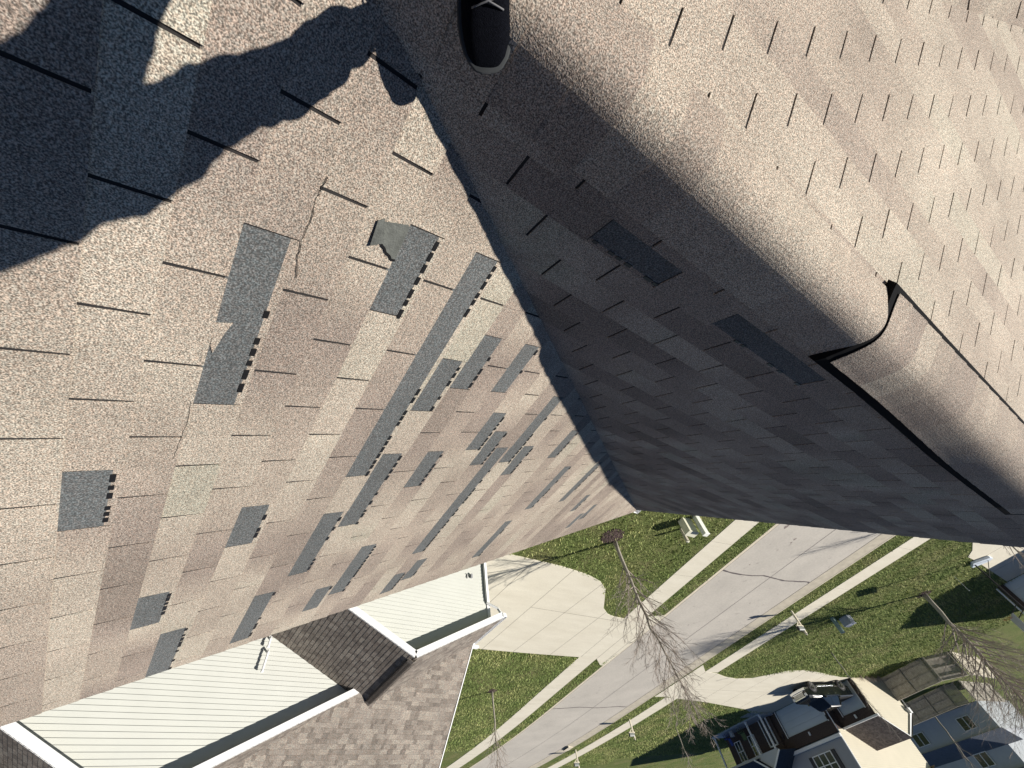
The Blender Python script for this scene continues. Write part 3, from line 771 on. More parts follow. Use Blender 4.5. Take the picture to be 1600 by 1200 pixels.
# ------------------------------------------------------------------ neighbour house across the side yard
nh = empty('neighbour_house', (9.8, 4, 0), 0, 'cream vinyl house next door with brown shingle gables beside the wide driveway', 'house')
nb = Vector((9.8, 4, 0))
def sh_(pts): return [Vector(p) - nb for p in pts]
XA, XB, YR, ZR2, YN, YP, ZP = 9.5, 12.08, 4.22, 6.10, 6.72, 0.0, 7.88
z2r = lambda y: ZR2 - .475 * (y - YR); z2l = lambda y: ZR2 - .5 * (YR - y); z1 = lambda y: ZP - .5 * abs(y)
zB = lambda x: 4.94 + 1.06 * (x - 11.14)
xB = lambda z: 11.14 + (z - 4.94) / 1.06
YW = 3.89
mb = MB()
xw = 9.8
siding(mb, Vector((xw, 0, 0)) - nb, (0, 1, 0), [(-2.0, 0), (6.47, 0), (6.47, z2r(6.47) - .07), (YR, ZR2 - .07), (-2.0, z2l(-2.0) - .07)], .1, (-1, 0, 0))
wall2 = mb.build('wall', SIDE, nh)
mb = MB()
xw = 12.38
siding(mb, Vector((xw, 0, 0)) - nb, (0, 1, 0), [(-3.6, 0), (-1.9, 0), (3.7, z2l(3.7)), (3.7, z1(3.7) - .07), (0, ZP - .07), (-3.6, z1(-3.6) - .07)], .1, (-1, 0, 0))
wall1 = mb.build('wall', SIDE, nh)
mb = MB()  # rest of the walls
mb.poly(sh_([(9.8, 6.47, 0), (11.5, 6.47, 0), (11.5, 6.47, 5.0), (9.8, 6.47, 5.0)]))
mb.poly(sh_([(11.5, 6.42, 0), (24, 6.42, 0), (24, 6.42, zB(11.6)), (17.6, 6.42, zB(17.6) - .1), (11.5, 6.42, zB(11.5) - .1)]))
mb.poly(sh_([(9.8, -2, 0), (12.4, -2, 0), (12.4, -2, 3), (9.8, -2, 3)])); mb.poly(sh_([(12.38, -3.6, 0), (24, -3.6, 0), (24, -3.6, 6), (12.38, -3.6, 6)]))
mb.poly(sh_([(24, -12, 0), (24, 6.42, 0), (24, 6.42, 5.2), (24, -12, 5.2)]))
mb.build('wall', SIDE, nh)
# roofs
mb = MB(); roofpoly(mb, sh_([(XA, YR, ZR2), (XA, -2.3, z2l(-2.3)), (XB + .3, -2.3, z2l(-2.3)), (XB + .3, YR, ZR2)]), seed=61, expo=.11, t1=.007, mi=0, mdk=0)
roofpoly(mb, sh_([(XB + .3, YR, ZR2), (XB + .3, YW, z2l(YW)), (xB(z2l(YW)), YW, z2l(YW)), (xB(ZR2), YR, ZR2)]), seed=61, expo=.11, t1=.007, mi=0, mdk=0); r1 = mb.build('side_roof_slope', NSH, nh); r1['label'] = 'darker side slope between the two cream gable walls'
mb = MB(); roofpoly(mb, sh_([(XA, YR, ZR2), (XA, YN, z2r(YN)), (xB(z2r(YN)) + .1, YN, z2r(YN)), (xB(ZR2), YR, ZR2)]), seed=62, expo=.11, mdk=0); mb.build('roof_slope', NSH, nh)
mb = MB(); roofpoly(mb, sh_([(XB, YP, ZP), (XB, YW, z1(YW)), (xB(z1(YW)) + .1, YW, z1(YW)), (xB(ZP), YP, ZP)]), seed=63, expo=.11, mdk=0)
roofpoly(mb, sh_([(XB, YP, ZP), (XB, -YW, z1(YW)), (18, -YW, z1(YW)), (xB(ZP), YP, ZP)]), seed=64, expo=.11, mdk=0)
mb.build('roof_slope', NSH, nh)
mb = MB(); XRg = 17.8
Bp = [(xB(z2r(YN)), YN, z2r(YN)), (XRg, YN, zB(XRg)), (XRg, -12, zB(XRg)), (xB(ZP), -12, ZP), (xB(ZP), 0, ZP), (xB(z1(YW)), YW, z1(YW))]
# convex pieces of the main slope
roofpoly(mb, sh_([(xB(ZP), YN, ZP), (XRg, YN, zB(XRg)), (XRg, -12, zB(XRg)), (xB(ZP), -12, ZP)]), seed=65, expo=.11, mdk=0)
yq = YW * (xB(ZP) - xB(ZR2)) / (xB(ZP) - xB(z1(YW)))
roofpoly(mb, sh_([(xB(ZR2), YN, ZR2), (xB(ZP), YN, ZP), (xB(ZP), 0, ZP), (xB(ZR2), yq, ZR2)]), seed=66, expo=.11, mdk=0)
roofpoly(mb, sh_([(xB(ZR2), yq, ZR2), (xB(z1(YW)), YW, z1(YW)), (xB(ZR2), YR, ZR2)]), seed=66, expo=.11, mdk=0)
roofpoly(mb, sh_([(xB(z2r(YN)), YN, z2r(YN)), (xB(ZR2), YN, ZR2), (xB(ZR2), YR, ZR2)]), seed=67, expo=.11, mdk=0)
mb.build('main_roof_slope', NSH, nh)
mb = MB(); mb.poly(sh_([(XRg, YN, zB(XRg)), (24.4, YN, 5), (24.4, -12, 5), (XRg, -12, zB(XRg))])); mb.build('back_roof_slope', NSH, nh)
# trims
mb = MB()
for a, b in (((XA, YR, ZR2), (XA, YN + .02, z2r(YN + .02))), ((XA, YR, ZR2), (XA, -2.3, z2l(-2.3))), ((XB, YP, ZP), (XB, YW + .08, z1(YW + .08))), ((XB, YP, ZP), (XB, -YW, z1(YW)))):
    A_ = Vector(a) - nb + Vector((.012, 0, -.075)); B_ = Vector(b) - nb + Vector((.012, 0, -.075)); mb.bar(A_, B_, .024, .15, (0, .43, .9))
mb.bar(Vector((xB(4.95), YN - .012, 4.86)) - nb, Vector((XRg, YN - .012, zB(XRg) - .09)) - nb, .024, .16, (-.7, 0, .7))
mb.build('rake_board', WHITE, nh)
mb = MB()
def soffit(xa, xb, ya, za, yb, zb):
    mb.prism(sh_([(xa, ya, za - .13), (xb, ya, za - .13), (xb, yb, zb - .13), (xa, yb, zb - .13)]), (0, 0, .02))
soffit(XA + .02, 9.8, YR, ZR2, YN, z2r(YN)); soffit(XA + .02, 9.8, YR, ZR2, -2.3, z2l(-2.3)); soffit(XB + .02, 12.38, 0, ZP, YW, z1(YW)); soffit(XB + .02, 12.38, 0, ZP, -YW, z1(YW))
mb.build('soffit', SOFF, nh)
mb = MB()
cc = [((9.8 - .045, 6.45), 5.0)]
mb.box(Vector((9.79, 6.45, 2.5)) - nb, (.06, .09, 5.0)); mb.build('corner_trim', WHITE, nh)
mb = MB(); gutter(mb, Vector((XA - .02, YN + .01, z2r(YN) - .02)) - nb, Vector((11.2, YN + .01, z2r(YN) - .02)) - nb, (0, 1, 0)); mb.build('gutter', GUTM, nh)
mb = MB(); mb.tube(sh_([(XA + .1, YN + .05, z2r(YN) - .12), (XA + .14, YN - .05, z2r(YN) - .3), (9.74, 6.40, 4.45), (9.73, 6.39, 4.2), (9.73, 6.39, .1)]), .038, 4); mb.build('downspout', GUTM, nh)
mb = MB(); mb.tube(sh_([(11.25, 6.80, 4.93), (11.6, 6.8, 4.9)]), .04, 4); mb.box(Vector((11.35, 6.78, 4.9)) - nb, (.12, .45, .05)); mb.build('gutter_end', GUTM, nh)
# dryer hood, outlet, plumbing vents on the gable walls
def wx(x, y, z): return Vector((x, y, z)) - nb
mb = MB(); mb.box(wx(9.765, 5.83, 2.86), (.05, .26, .30)); 
mb.build('vent_plate', WHITE, nh)
mb = MB(); mb.prism([wx(9.74, 5.74, 2.92), wx(9.74, 5.92, 2.92), wx(9.70, 5.92, 2.92), wx(9.70, 5.74, 2.92)], (-.08, 0, -.12)); mb.build('vent_hood', SIDE, nh)
mb = MB(); mb.box(wx(9.74, 5.93, 3.75), (.06, .05, .11)); mb.build('outlet_box', GREY, nh); mb = MB(); mb.box(wx(9.77, 5.80, 3.76), (.03, .012, .14)); mb.build('outlet_box', GREY, nh)
for (y, z, h) in ((1.54, 5.34, .42), (1.50, 4.93, .2)):
    mb = MB(); mb.tube([wx(12.36, y, z - h / 2), wx(12.24, y, z - h / 2), wx(12.22, y, z - h / 2 + .05), wx(12.22, y, z + h / 2)], .024, 10)
    mb.lathe([(.02, 0), (.034, .01), (.034, .05), (.02, .06)], wx(12.22, y, z + h / 2), 10)
    mb.build('vent_pipe', WHITE, nh)
# ridge vent caps on the small gable ridge
mb = MB(); x = XA + .1
while x < xB(ZR2) - .2:
    for s, sl in ((1, .475), (-1, .5)):
        a = wx(x, YR, ZR2 + .042); mb.prism([a, wx(x + .30, YR, ZR2 + .042), wx(x + .30, YR + s * .12, ZR2 + .042 - .12 * sl), wx(x, YR + s * .12, ZR2 + .042 - .12 * sl)], (0, 0, .008))
    x += .14
mb.build('ridge_cap', NSH, nh)
mb = MB(); mb.bar(wx(XA + .25, YR - .11, ZR2 - .035), wx(xB(ZR2) - .35, YR - .11, ZR2 - .035), .05, .045, (0, -.45, .9)); mb.build('ridge_vent', BLACK, nh)  # vent edge on one side; its black stands in for shade under the caps

# ------------------------------------------------------------------ far house with two garage doors and a porch
def local(name, F, D, label, cat, group=None): 
    e = empty(name, fd(F, D, 0), FROT, label, cat, group); return e, (lambda f, d, z: Vector((f - F, d - D, z)))
fh, q = local('far_house', 27.3, 48.4, 'cream and grey house across the street with brick front, two garage doors and porch', 'house')
def boxq(mb, q, f0, f1, d0, d1, z0, z1, mi=0): 
    mb.box((q(f0, d0, z0) + q(f1, d1, z1)) / 2, (abs(f1 - f0), abs(d1 - d0), abs(z1 - z0)), mi=mi)
mb = MB()
boxq(mb, q, 30.85, 31.15, 48.4, 48.7, 0, 3.05); boxq(mb, q, 36.25, 37.0, 48.4, 48.7, 0, 3.05); boxq(mb, q, 31.15, 36.25, 48.4, 48.7, 2.14, 3.05)
boxq(mb, q, 27.32, 27.8, 49.5, 49.8, 0, 2.85); boxq(mb, q, 30.25, 30.95, 49.5, 49.8, 0, 2.85); boxq(mb, q, 27.8, 30.25, 49.5, 49.8, 2.14, 2.85)
boxq(mb, q, 30.86, 31.1, 48.7, 49.5, 0, 3.0)
boxq(mb, q, 36.99, 43.9, 48.1, 48.4, .15, 3.0)
mb.build('brick_wall', BRICK, fh)
for f0, f1, d in ((31.15, 36.25, 48.52), (27.8, 30.25, 49.62)):
    mb = MB()
    for k in range(4): boxq(mb, q, f0, f1, d, d + .05, k * .535 + .004, (k + 1) * .535 - .004)
    g_ = mb.build('garage_door', DOORM, fh)
    mb = MB(); mb.bar(q(f0 - .03, d - .14, 0), q(f0 - .03, d - .14, 2.2), .09, .03); mb.build('door_trim', WHITE, g_); mb = MB(); mb.bar(q(f1 + .03, d - .14, 0), q(f1 + .03, d - .14, 2.2), .09, .03); mb.build('door_trim', WHITE, g_)
mb = MB(); siding(mb, q(30.85, 48.42, 0), (1, 0, 0), [(0, 3.4), (13.2, 3.4), (13.2, 6.0), (0, 6.0)], .12, (0, -1, 0)); mb.build('upper_wall', GREY, fh)
mb = MB(); siding(mb, q(27.3, 49.5, 0), (0, 1, 0), [(0, 0), (5.2, 0), (5.2, 3.0), (2.7, 4.4), (0, 2.8)], .12, (-1, 0, 0))
siding(mb, q(30.84, 48.42, 0), (0, 1, 0), [(0, 2.9), (10.3, 2.9), (10.3, 8.6), (5.1, 8.6), (0, 6.0)], .12, (-1, 0, 0))
sw = mb.build('side_wall', SIDE2, fh); sw['label'] = 'sunlit cream vinyl side wall'
mb = MB(); boxq(mb, q, 30.9, 44, 48.7, 58.7, .1, 5.9); mb.build('wall', GREY, fh)
mb = MB(); boxq(mb, q, 30.75, 36.95, 48.18, 48.42, 3.18, 3.42); boxq(mb, q, 27.05, 30.86, 49.3, 49.5, 2.84, 2.98); boxq(mb, q, 30.80, 30.88, 48.36, 48.45, 3.4, 6)
mb.bar(q(27.22, 49.35, 2.82), q(27.22, 52.2, 4.5), .03, .16); mb.bar(q(27.22, 54.9, 2.85), q(27.22, 52.2, 4.5), .03, .16)
boxq(mb, q, 27.0, 27.3, 54.6, 54.9, 2.5, 2.9)
mb.build('fascia', WHITE, fh)
mb = MB(); mb.tube([q(30.74, 48.34, 3.2), q(30.74, 48.30, .1)], .05, 4); mb.build('downspout', GUTM, fh); mb = MB(); mb.tube([q(27.2, 55.0, 2.8), q(27.2, 55.0, .2)], .05, 4); mb.build('downspout', GUTM, fh)
mb = MB(); roofpoly(mb, [q(27.15, 49.35, 2.92), q(30.9, 49.35, 2.92), q(30.9, 52.2, 4.6), q(27.15, 52.2, 4.6)], .14, 71, mdk=0); mb.build('garage_roof_slope', FSH, fh)
mb = MB(); mb.poly([q(27.15, 52.2, 4.6), q(30.9, 52.2, 4.6), q(30.9, 55.1, 2.9), q(27.15, 55.1, 2.9)]); mb.poly([q(30.5, 48.0, 5.95), q(44.4, 48.0, 5.95), q(44.4, 53.5, 8.7), q(30.5, 53.5, 8.7)]); mb.poly([q(30.5, 59.0, 5.95), q(44.4, 59.0, 5.95), q(44.4, 53.5, 8.7), q(30.5, 53.5, 8.7)]); mb.build('roof_slope', FSH, fh)
for f0 in (32.62,):
    mb = MB(); boxq(mb, q, f0, f0 + 2.15, 48.32, 48.40, 3.98, 5.5); wn = mb.build('window', GLASS, fh)
    mb = MB()
    for a in (0, .7, 1.4, 2.1): boxq(mb, q, f0 + a - .02, f0 + a + .06, 48.27, 48.36, 3.95, 5.53)
    for z in (3.95, 4.72, 5.47): boxq(mb, q, f0, f0 + 2.15, 48.275, 48.35, z, z + .07)
    mb.build('frame', WHITE, wn)
    for a in (f0 - .42, f0 + 2.2):
        mb = MB(); boxq(mb, q, a, a + .38, 48.30, 48.38, 3.95, 5.53); mb.build('shutter', DARKT, fh)
for f0 in (33.6, 29.0):
    mb = MB(); boxq(mb, q, f0, f0 + .12, 48.2 + (1.1 if f0 < 30 else 0), 48.34 + (1.1 if f0 < 30 else 0), 2.35, 2.62); mb.build('house_sign', WHITE, fh)
for f0 in (36.62, 30.98):
    mb = MB(); mb.prism([q(f0, 48.3, 1.75), q(f0 + .16, 48.3, 1.75), q(f0 + .13, 48.22, 2.1), q(f0 + .03, 48.22, 2.1)], (0, .14, .02)); mb.build('wall_lantern', DARKT, fh)
# porch
mb = MB(); boxq(mb, q, 36.5, 44.0, 46.1, 48.4, 0, .14); boxq(mb, q, 36.4, 37.6, 44.6, 46.4, 0, .05); mb.build('porch_floor', GREY2, fh)
for f0 in (36.62, 38.7, 43.7):
    mb = MB(); boxq(mb, q, f0 - .07, f0 + .07, 46.23, 46.37, .1, 2.78); boxq(mb, q, f0 - .1, f0 + .1, 46.2, 46.4, .1, .28); mb.build('porch_post', WHITE, fh)
mb = MB(); boxq(mb, q, 36.45, 43.95, 46.2, 46.4, 2.78, 3.02); mb.build('porch_beam', GREY2, fh)
mb = MB(); roofpoly(mb, [q(38.8, 45.95, 3.0), q(44.2, 45.95, 3.0), q(44.2, 48.4, 3.95), q(38.8, 48.4, 3.95)], .14, 74, mdk=0); roofpoly(mb, [q(34.9, 46.0, 3.0 + .9), q(36.9, 45.7, 4.6), q(36.9, 48.4, 4.6), q(34.9, 48.4, 3.9)], .14, 75, mdk=0) if 0 else None
mb.build('porch_roof', BSH, fh)
mb = MB(); ap = 4.15
mb.prism([q(36.0, 45.9, 3.0), q(37.7, 45.9, ap), q(37.7, 48.4, ap), q(36.0, 48.4, 3.0)], (0, 0, .05)); mb.prism([q(39.4, 45.9, 3.0), q(37.7, 45.9, ap), q(37.7, 48.4, ap), q(39.4, 48.4, 3.0)], (0, 0, .05)); mb.build('porch_gable_roof', BSH, fh)
mb = MB(); mb.bar(q(35.95, 45.88, 2.98), q(37.7, 45.88, ap + .02), .04, .14); mb.bar(q(39.45, 45.88, 2.98), q(37.7, 45.88, ap + .02), .04, .14); mb.build('rake_board', WHITE, fh)
mb = MB(); mb.prism([q(36.3, 46.15, 3.02), q(39.1, 46.15, 3.02), q(37.7, 46.15, ap - .08)], (0, .05, 0)); mb.build('pediment', GREY2, fh)
for f0 in (39.9, 42.0):
    mb = MB(); boxq(mb, q, f0, f0 + .85, 48.0, 48.12, .9, 2.5); wn = mb.build('porch_window', GLASS, fh)
    mb = MB()
    for a in (0, .42, .83): boxq(mb, q, f0 + a - .03, f0 + a + .03, 47.95, 48.1, .87, 2.53)
    for z in (.87, 1.68, 2.47): boxq(mb, q, f0, f0 + .85, 47.95, 48.1, z, z + .06)
    mb.build('frame', WHITE, wn)
mb = MB(); boxq(mb, q, 37.5, 38.4, 48.0, 48.12, .15, 2.25); dn = mb.build('front_door', DARKT, fh)
mb = MB(); boxq(mb, q, 37.4, 37.5, 47.97, 48.12, .15, 2.35); boxq(mb, q, 38.4, 38.5, 47.97, 48.12, .15, 2.35); boxq(mb, q, 37.4, 38.5, 47.97, 48.12, 2.25, 2.35); mb.build('door_frame', WHITE, dn)
# things on the porch
def chairp(F, D, rot, mat, label):
    e = empty('porch_chair', fd(F, D, .14), FROT + rot, label, 'chair')
    mb = MB(); mb.box((0, 0, .42), (.5, .48, .05)); mb.build('seat', mat, e, bevel=.01)
    mb = MB(); mb.box((0, .26, .72), (.5, .05, .6), Matrix.Rotation(-.2, 3, 'X')); mb.build('backrest', mat, e, bevel=.01)
    for sx in (-1, 1):
        for sy in (-1, 1):
            mb = MB(); mb.box((sx * .22, sy * .21, .2), (.04, .04, .4)); mb.build('leg', mat, e)
chairp(42.6, 47.0, .3, simple('blue_cloth', (.02, .045, .22), .8, .2, 10), 'blue chair at the left end of the far porch')
chairp(40.6, 47.2, -.2, simple('green_cloth', (.10, .14, .06), .8, .2, 10), 'olive green chair in the middle of the far porch')
pl = empty('planter', fd(41.5, 46.75, .14), 0, 'grey round planter standing on the far porch between the chairs', 'planter')
mb = MB(); mb.lathe([(.14, 0), (.2, .05), (.24, .45), (.25, .5), (.22, .5)], n=16); mb.build('pot', GREY2, pl, True)

# house at the right edge
h3, q = local('garage_house', 11.35, 45.5, 'low house at the right edge with shaded garage door behind the basketball hoop', 'house')
mb = MB(); boxq(mb, q, 10.95, 11.35, 45.5, 45.8, 0, 2.9); boxq(mb, q, 3.0, 5.6, 45.5, 45.8, 0, 2.9); boxq(mb, q, 5.6, 10.95, 45.5, 45.8, 2.2, 2.9); mb.build('front_wall', BRICK, h3)
mb = MB(); boxq(mb, q, 3.0, 11.3, 45.8, 57, 0, 2.9); mb.prism([q(11.3, 45.8, 2.9), q(11.3, 57, 2.9), q(11.3, 51.2, 5.4)], (-8.3, 0, 0)); mb.build('wall', GREY2, h3)
mb = MB()
for k in range(4): boxq(mb, q, 5.6, 10.95, 45.6, 45.65, k * .55 + .004, (k + 1) * .55 - .004)
gd = mb.build('garage_door', DOORM, h3)
mb = MB(); mb.tube([q(11.45, 45.42, 2.9), q(11.45, 45.42, .1)], .05, 4); mb.build('downspout', GUTM, h3)
mb = MB()
mb.prism([q(2.6, 44.9, 2.75), q(11.8, 44.9, 2.75), q(11.8, 51.2, 5.55), q(2.6, 51.2, 5.55)], (0, 0, .1)); mb.prism([q(2.6, 57.5, 2.75), q(11.8, 57.5, 2.75), q(11.8, 51.2, 5.55), q(2.6, 51.2, 5.55)], (0, 0, .1)); mb.build('roof', FSH, h3)

# house in the far corner, pale blue-grey in shade
h4, q = local('corner_house', 39, 86, 'pale grey house in the far lower right corner behind bare trees', 'house')
mb = MB(); siding(mb, q(39, 86, 0), (1, 0, 0), [(-5, 0), (24, 0), (24, 3.0), (-5, 3.0)], .18, (0, -1, 0)); siding(mb, q(41, 88.2, 0), (1, 0, 0), [(-5.5, 3.0), (22, 3.0), (22, 6.4), (-5.5, 6.4)], .18, (0, -1, 0)); mb.build('front_wall', GREY2, h4)
mb = MB(); boxq(mb, q, 34.1, 62, 86.1, 95, 0, 2.95); boxq(mb, q, 35.6, 62, 88.3, 96, 2.9, 6.3); mb.build('wall', GREY2, h4)
mb = MB(); roofpoly(mb, [q(33.6, 85.4, 2.9), q(63, 85.4, 2.9), q(63, 88.2, 4.2), q(33.6, 88.2, 4.2)], .2, 81, mdk=0); mb.prism([q(35, 87.4, 6.3), q(63, 87.4, 6.3), q(63, 92, 8), q(35, 92, 8)], (0, 0, .12)); mb.prism([q(35, 96.6, 6.3), q(63, 96.6, 6.3), q(63, 92, 8), q(35, 92, 8)], (0, 0, .12)); mb.build('roof', simple('blue_grey_roof', (.13, .15, .18), .8, .15, 4), h4)
for f0, z0, d in ((36.2, .9, 86), (43, .9, 86), (49, .9, 86), (38.5, 4.2, 88.2), (46, 4.2, 88.2), (53, 4.2, 88.2)):
    mb = MB(); boxq(mb, q, f0, f0 + 1.7, d - .1, d - .03, z0, z0 + 1.3); wn = mb.build('window', GLASS, h4)
    mb = MB()
    for a in (0, .85, 1.7): boxq(mb, q, f0 + a - .05, f0 + a + .05, d - .14, d - .05, z0 - .05, z0 + 1.35)
    for z in (z0 - .05, z0 + 1.27): boxq(mb, q, f0, f0 + 1.7, d - .14, d - .05, z, z + .08)
    mb.build('frame', WHITE, wn)

# house number five in the row, seen past the right corner: white side and dark roof
# fences
def fence(name, pts, h, label, mat=WOOD, gate=False, group=None):
    e = empty(name, fd(*pts[0], 0), FROT, label, 'fence', group); rr = random.Random(int(pts[0][0] * 10))
    F0, D0 = pts[0]
    for (a, b), (c, d) in zip(pts, pts[1:]):
        L = sqrt((c - a) ** 2 + (d - b) ** 2); n = max(1, int(L / .145)); mb = MB()
        ux, uy = (c - a) / L, (d - b) / L
        R = Matrix.Rotation(atan2(uy, ux), 3, 'Z')
        for i in range(n):
            t = (i + .5) / n * L; hh = h + rr.uniform(-.015, .015); 
            mb.box((a - F0 + ux * t, b - D0 + uy * t, hh / 2 + .03), (.135, .02, hh), Matrix.Rotation(atan2(uy, ux) + rr.uniform(-.03, .03), 3, 'Z'))
        mb.build('boards', mat, e)
        mb = MB()
        for z in (.3, h * .55, h - .2): mb.bar((a - F0 - uy * .05, b - D0 + ux * .05, z), (c - F0 - uy * .05, d - D0 + ux * .05, z), .05, .09); mb.build('rail', mat, e); mb = MB()
        mb.bar((a - F0, b - D0, h + .05), (c - F0, d - D0, h + .05), .12, .03)
        mb.build('rail', mat, e)
        for i in range(int(L / 2.4) + 1):
            t = min(L, i * 2.4); mb = MB(); mb.box((a - F0 + ux * t - uy * .09, b - D0 + uy * t + ux * .09, h / 2), (.09, .09, h + .08), R); mb.build('post', mat, e)
    return e
fence('wood_fence', [(27.5, 54.4), (22.5, 53.9), (21.2, 56.1)], 1.85, 'weathered board fence running from the cream side wall, front stretch in shade')
fence('wood_fence', [(21.1, 56.2), (21.9, 62.8)], 1.8, 'sunlit pale board fence turning the corner under the big bare tree', WOODL)
fence('wood_fence', [(36.5, 70.0), (29.3, 68.9), (28.2, 69.5)], 1.85, 'board fence across the back yard, second one behind the house')
fence('wood_fence', [(27.6, 69.6), (28.3, 78)], 1.8, 'dark board fence at the far side of the back yard')
tag(MB().build('x', WOOD), kind='structure') if 0 else None
# ------------------------------------------------------------------ bare trees
def bare_tree(F, D, h, r0, first, spread, seed, label, nb=26, lean=(0, 0), asc=.75, sub=6, tw=3, group=None, fork=None, weep=0.0, maxr=1.0, mulch=0, world=None):
    rr = random.Random(seed); base = fd(F, D, 0) if world is None else Vector((*world, 0))
    e = empty('bare_tree', base, 0, label, 'tree', group)
    def path(p, d, L, n, wig, up):
        pts = [p.copy()]; d = d.normalized()
        for i in range(n):
            d = (d + Vector((rr.gauss(0, wig), rr.gauss(0, wig), rr.gauss(0, wig * .6) + up / n))).normalized()
            p = p + d * L / n; pts.append(p.copy())
        return pts
    n = 14; tp = []
    for i in range(n + 1):
        t = i / n; tp.append(Vector((lean[0] * t * t + rr.gauss(0, .012 * h) * (t > .15) * .5, lean[1] * t * t + rr.gauss(0, .012 * h) * (t > .15) * .5, h * t)))
    rad = [r0 * (1.25 if i == 0 else 1) * (1 - (i / n)) ** .85 + .006 for i in range(n + 1)]
    mb = MB(); mb.tube(tp, rad, 8); mb.build('trunk', TRUNK, e, True)
    def at(t): 
        x = t * n; i = min(n - 1, int(x)); f = x - i; return tp[i].lerp(tp[i + 1], f), rad[i] + (rad[i + 1] - rad[i]) * f
    mb = MB(); ga = rr.uniform(0, 6)
    for b in range(nb):
        t = first / h + (1 - first / h) * ((b + rr.random() * .7) / nb) ** .9 * .96
        p, r = at(t); ga += 2.4 + rr.uniform(-.4, .4)
        k = (t - first / h) / (1 - first / h)
        L = spread * (1 - .62 * k) * rr.uniform(.65, 1.1) * (.55 + .45 * min(1, k * 6))
        tilt = asc * (1 - .35 * k) * rr.uniform(.8, 1.2)
        d = Vector((cos(ga) * sin(tilt), sin(ga) * sin(tilt), cos(tilt)))
        pts = path(p, d, L, 8, .07, .35 - weep)
        br = max(.006, r * .45 * rr.uniform(.7, 1.1)); R_ = [br * (1 - i / 8.6) + .002 for i in range(9)]
        mb.tube(pts, R_, 5, cap=False)
        for s in range(sub):
            u = .18 + .8 * (s + rr.random()) / sub; i = min(7, int(u * 8)); q0 = pts[i].lerp(pts[i + 1], u * 8 - i)
            dd = (pts[i + 1] - pts[i]).normalized(); rnd = Vector((rr.gauss(0, 1), rr.gauss(0, 1), rr.gauss(0, .6) + .2 - weep)).normalized()
            d2 = (dd + rnd * .75).normalized(); L2 = L * (1 - .55 * u) * rr.uniform(.3, .55)
            p2 = path(q0, d2, L2, 5, .09, .2 - weep * 1.3); b2 = max(.0035, R_[i] * .5)
            mb.tube(p2, [b2 * (1 - j / 5.6) + .0015 for j in range(6)], 4, cap=False)
            for w_ in range(tw):
                u2 = .2 + .75 * rr.random(); j = min(4, int(u2 * 5)); q1 = p2[j].lerp(p2[j + 1], u2 * 5 - j)
                d3 = ((p2[j + 1] - p2[j]).normalized() + Vector((rr.gauss(0, 1), rr.gauss(0, 1), rr.gauss(0, .7) - weep)).normalized() * .7).normalized()
                p3 = path(q1, d3, L2 * rr.uniform(.35, .7), 3, .1, .1 - weep)
                mb.tube(p3, [.0042, .0036, .003, .0018], 3, cap=False)
    mb.build('branches', TWIG, e)
    if mulch:
        g = MB(); 
        for i in range(int(420 * mulch)):
            a = rr.uniform(0, 2 * pi); ra = mulch * sqrt(rr.random()); z = .05 * (1 - ra / mulch) + .02
            g.box((ra * cos(a) * 1.0, ra * sin(a) * 1.0, z), (rr.uniform(.03, .09), rr.uniform(.02, .05), .02), Matrix.Rotation(rr.uniform(0, 3), 3, 'Z') @ Matrix.Rotation(rr.uniform(-.5, .5), 3, 'X'))
        g.lathe([(.01, .05), (mulch * .5, .045), (mulch * .96, .008), (mulch, -.02)], n=18)
        o = g.build('mulch', MULCH); o.location = base; tag(o, 'ring of dark mulch round the foot of the tree: ' + label[:0] + ('near driveway' if mulch > .4 else 'small tree'), 'mulch')
        return e, o
    return e, None
e, m = bare_tree(0, 0, 6.6, .08, 1.1, 2.7, 11, 'tall bare young tree between the near driveway and sidewalk, nearest and centre', 44, (-.45, .35), .92, 9, 5, world=(10.74, 14.36), mulch=.55)
m['label'] = 'dark brown mulch ring at the foot of the nearest bare tree'
m.location = Vector((10.45, 13.95, 0))
e, m = bare_tree(0, 0, 5.2, .055, 1.75, 1.9, 23, 'bare young tree on the small lawn left of the road, lower centre', 30, (.1, .1), .62, 7, 3, world=(28.05, 18.24), mulch=.34)
m['label'] = 'grey mulch ring at the foot of the tree at lower centre'
bare_tree(40.17, 37.91, 4.4, .045, 1.4, 1.1, 31, 'small bare tree on the far lawn in front of the house shadow', 26, (-.1, .1), 1.0, 5, 2)
bare_tree(22.41, 40.39, 5.8, .04, 1.7, 1.0, 43, 'thin bare sapling on the far lawn beside the truck driveway', 20, (-.5, .3), .45, 4, 2)
e, m = bare_tree(13.36, 39.2, 8.6, .13, 1.7, 4.6, 57, 'large bushy bare tree on the far lawn, right of the wood fence', 90, (.25, -.4), 1.0, 11, 5, weep=.12, mulch=.5)
m['label'] = 'dark mulch ring at the foot of the large bushy tree'
bare_tree(49.0, 98, 9, .12, 1.0, 3.2, 61, 'dark bare tree standing before the pale grey corner house', 18, (.2, 0), .6, 5, 2)
bare_tree(38.2, 82, 9, .10, 2.2, 3.0, 67, 'dark bare tree behind the back yard fence, before the corner house', 18, (.6, 0), .6, 5, 2)
# tree behind the gable end: only its twigs reach past the roof edge
bare_tree(5.9, 23.4 + 7.8, 4.9, .05, 1.5, 1.9, 71, 'bare tree mostly hidden by the gable end, thin twigs showing past its edge', 20, (.1, .2), .6, 6, 2)
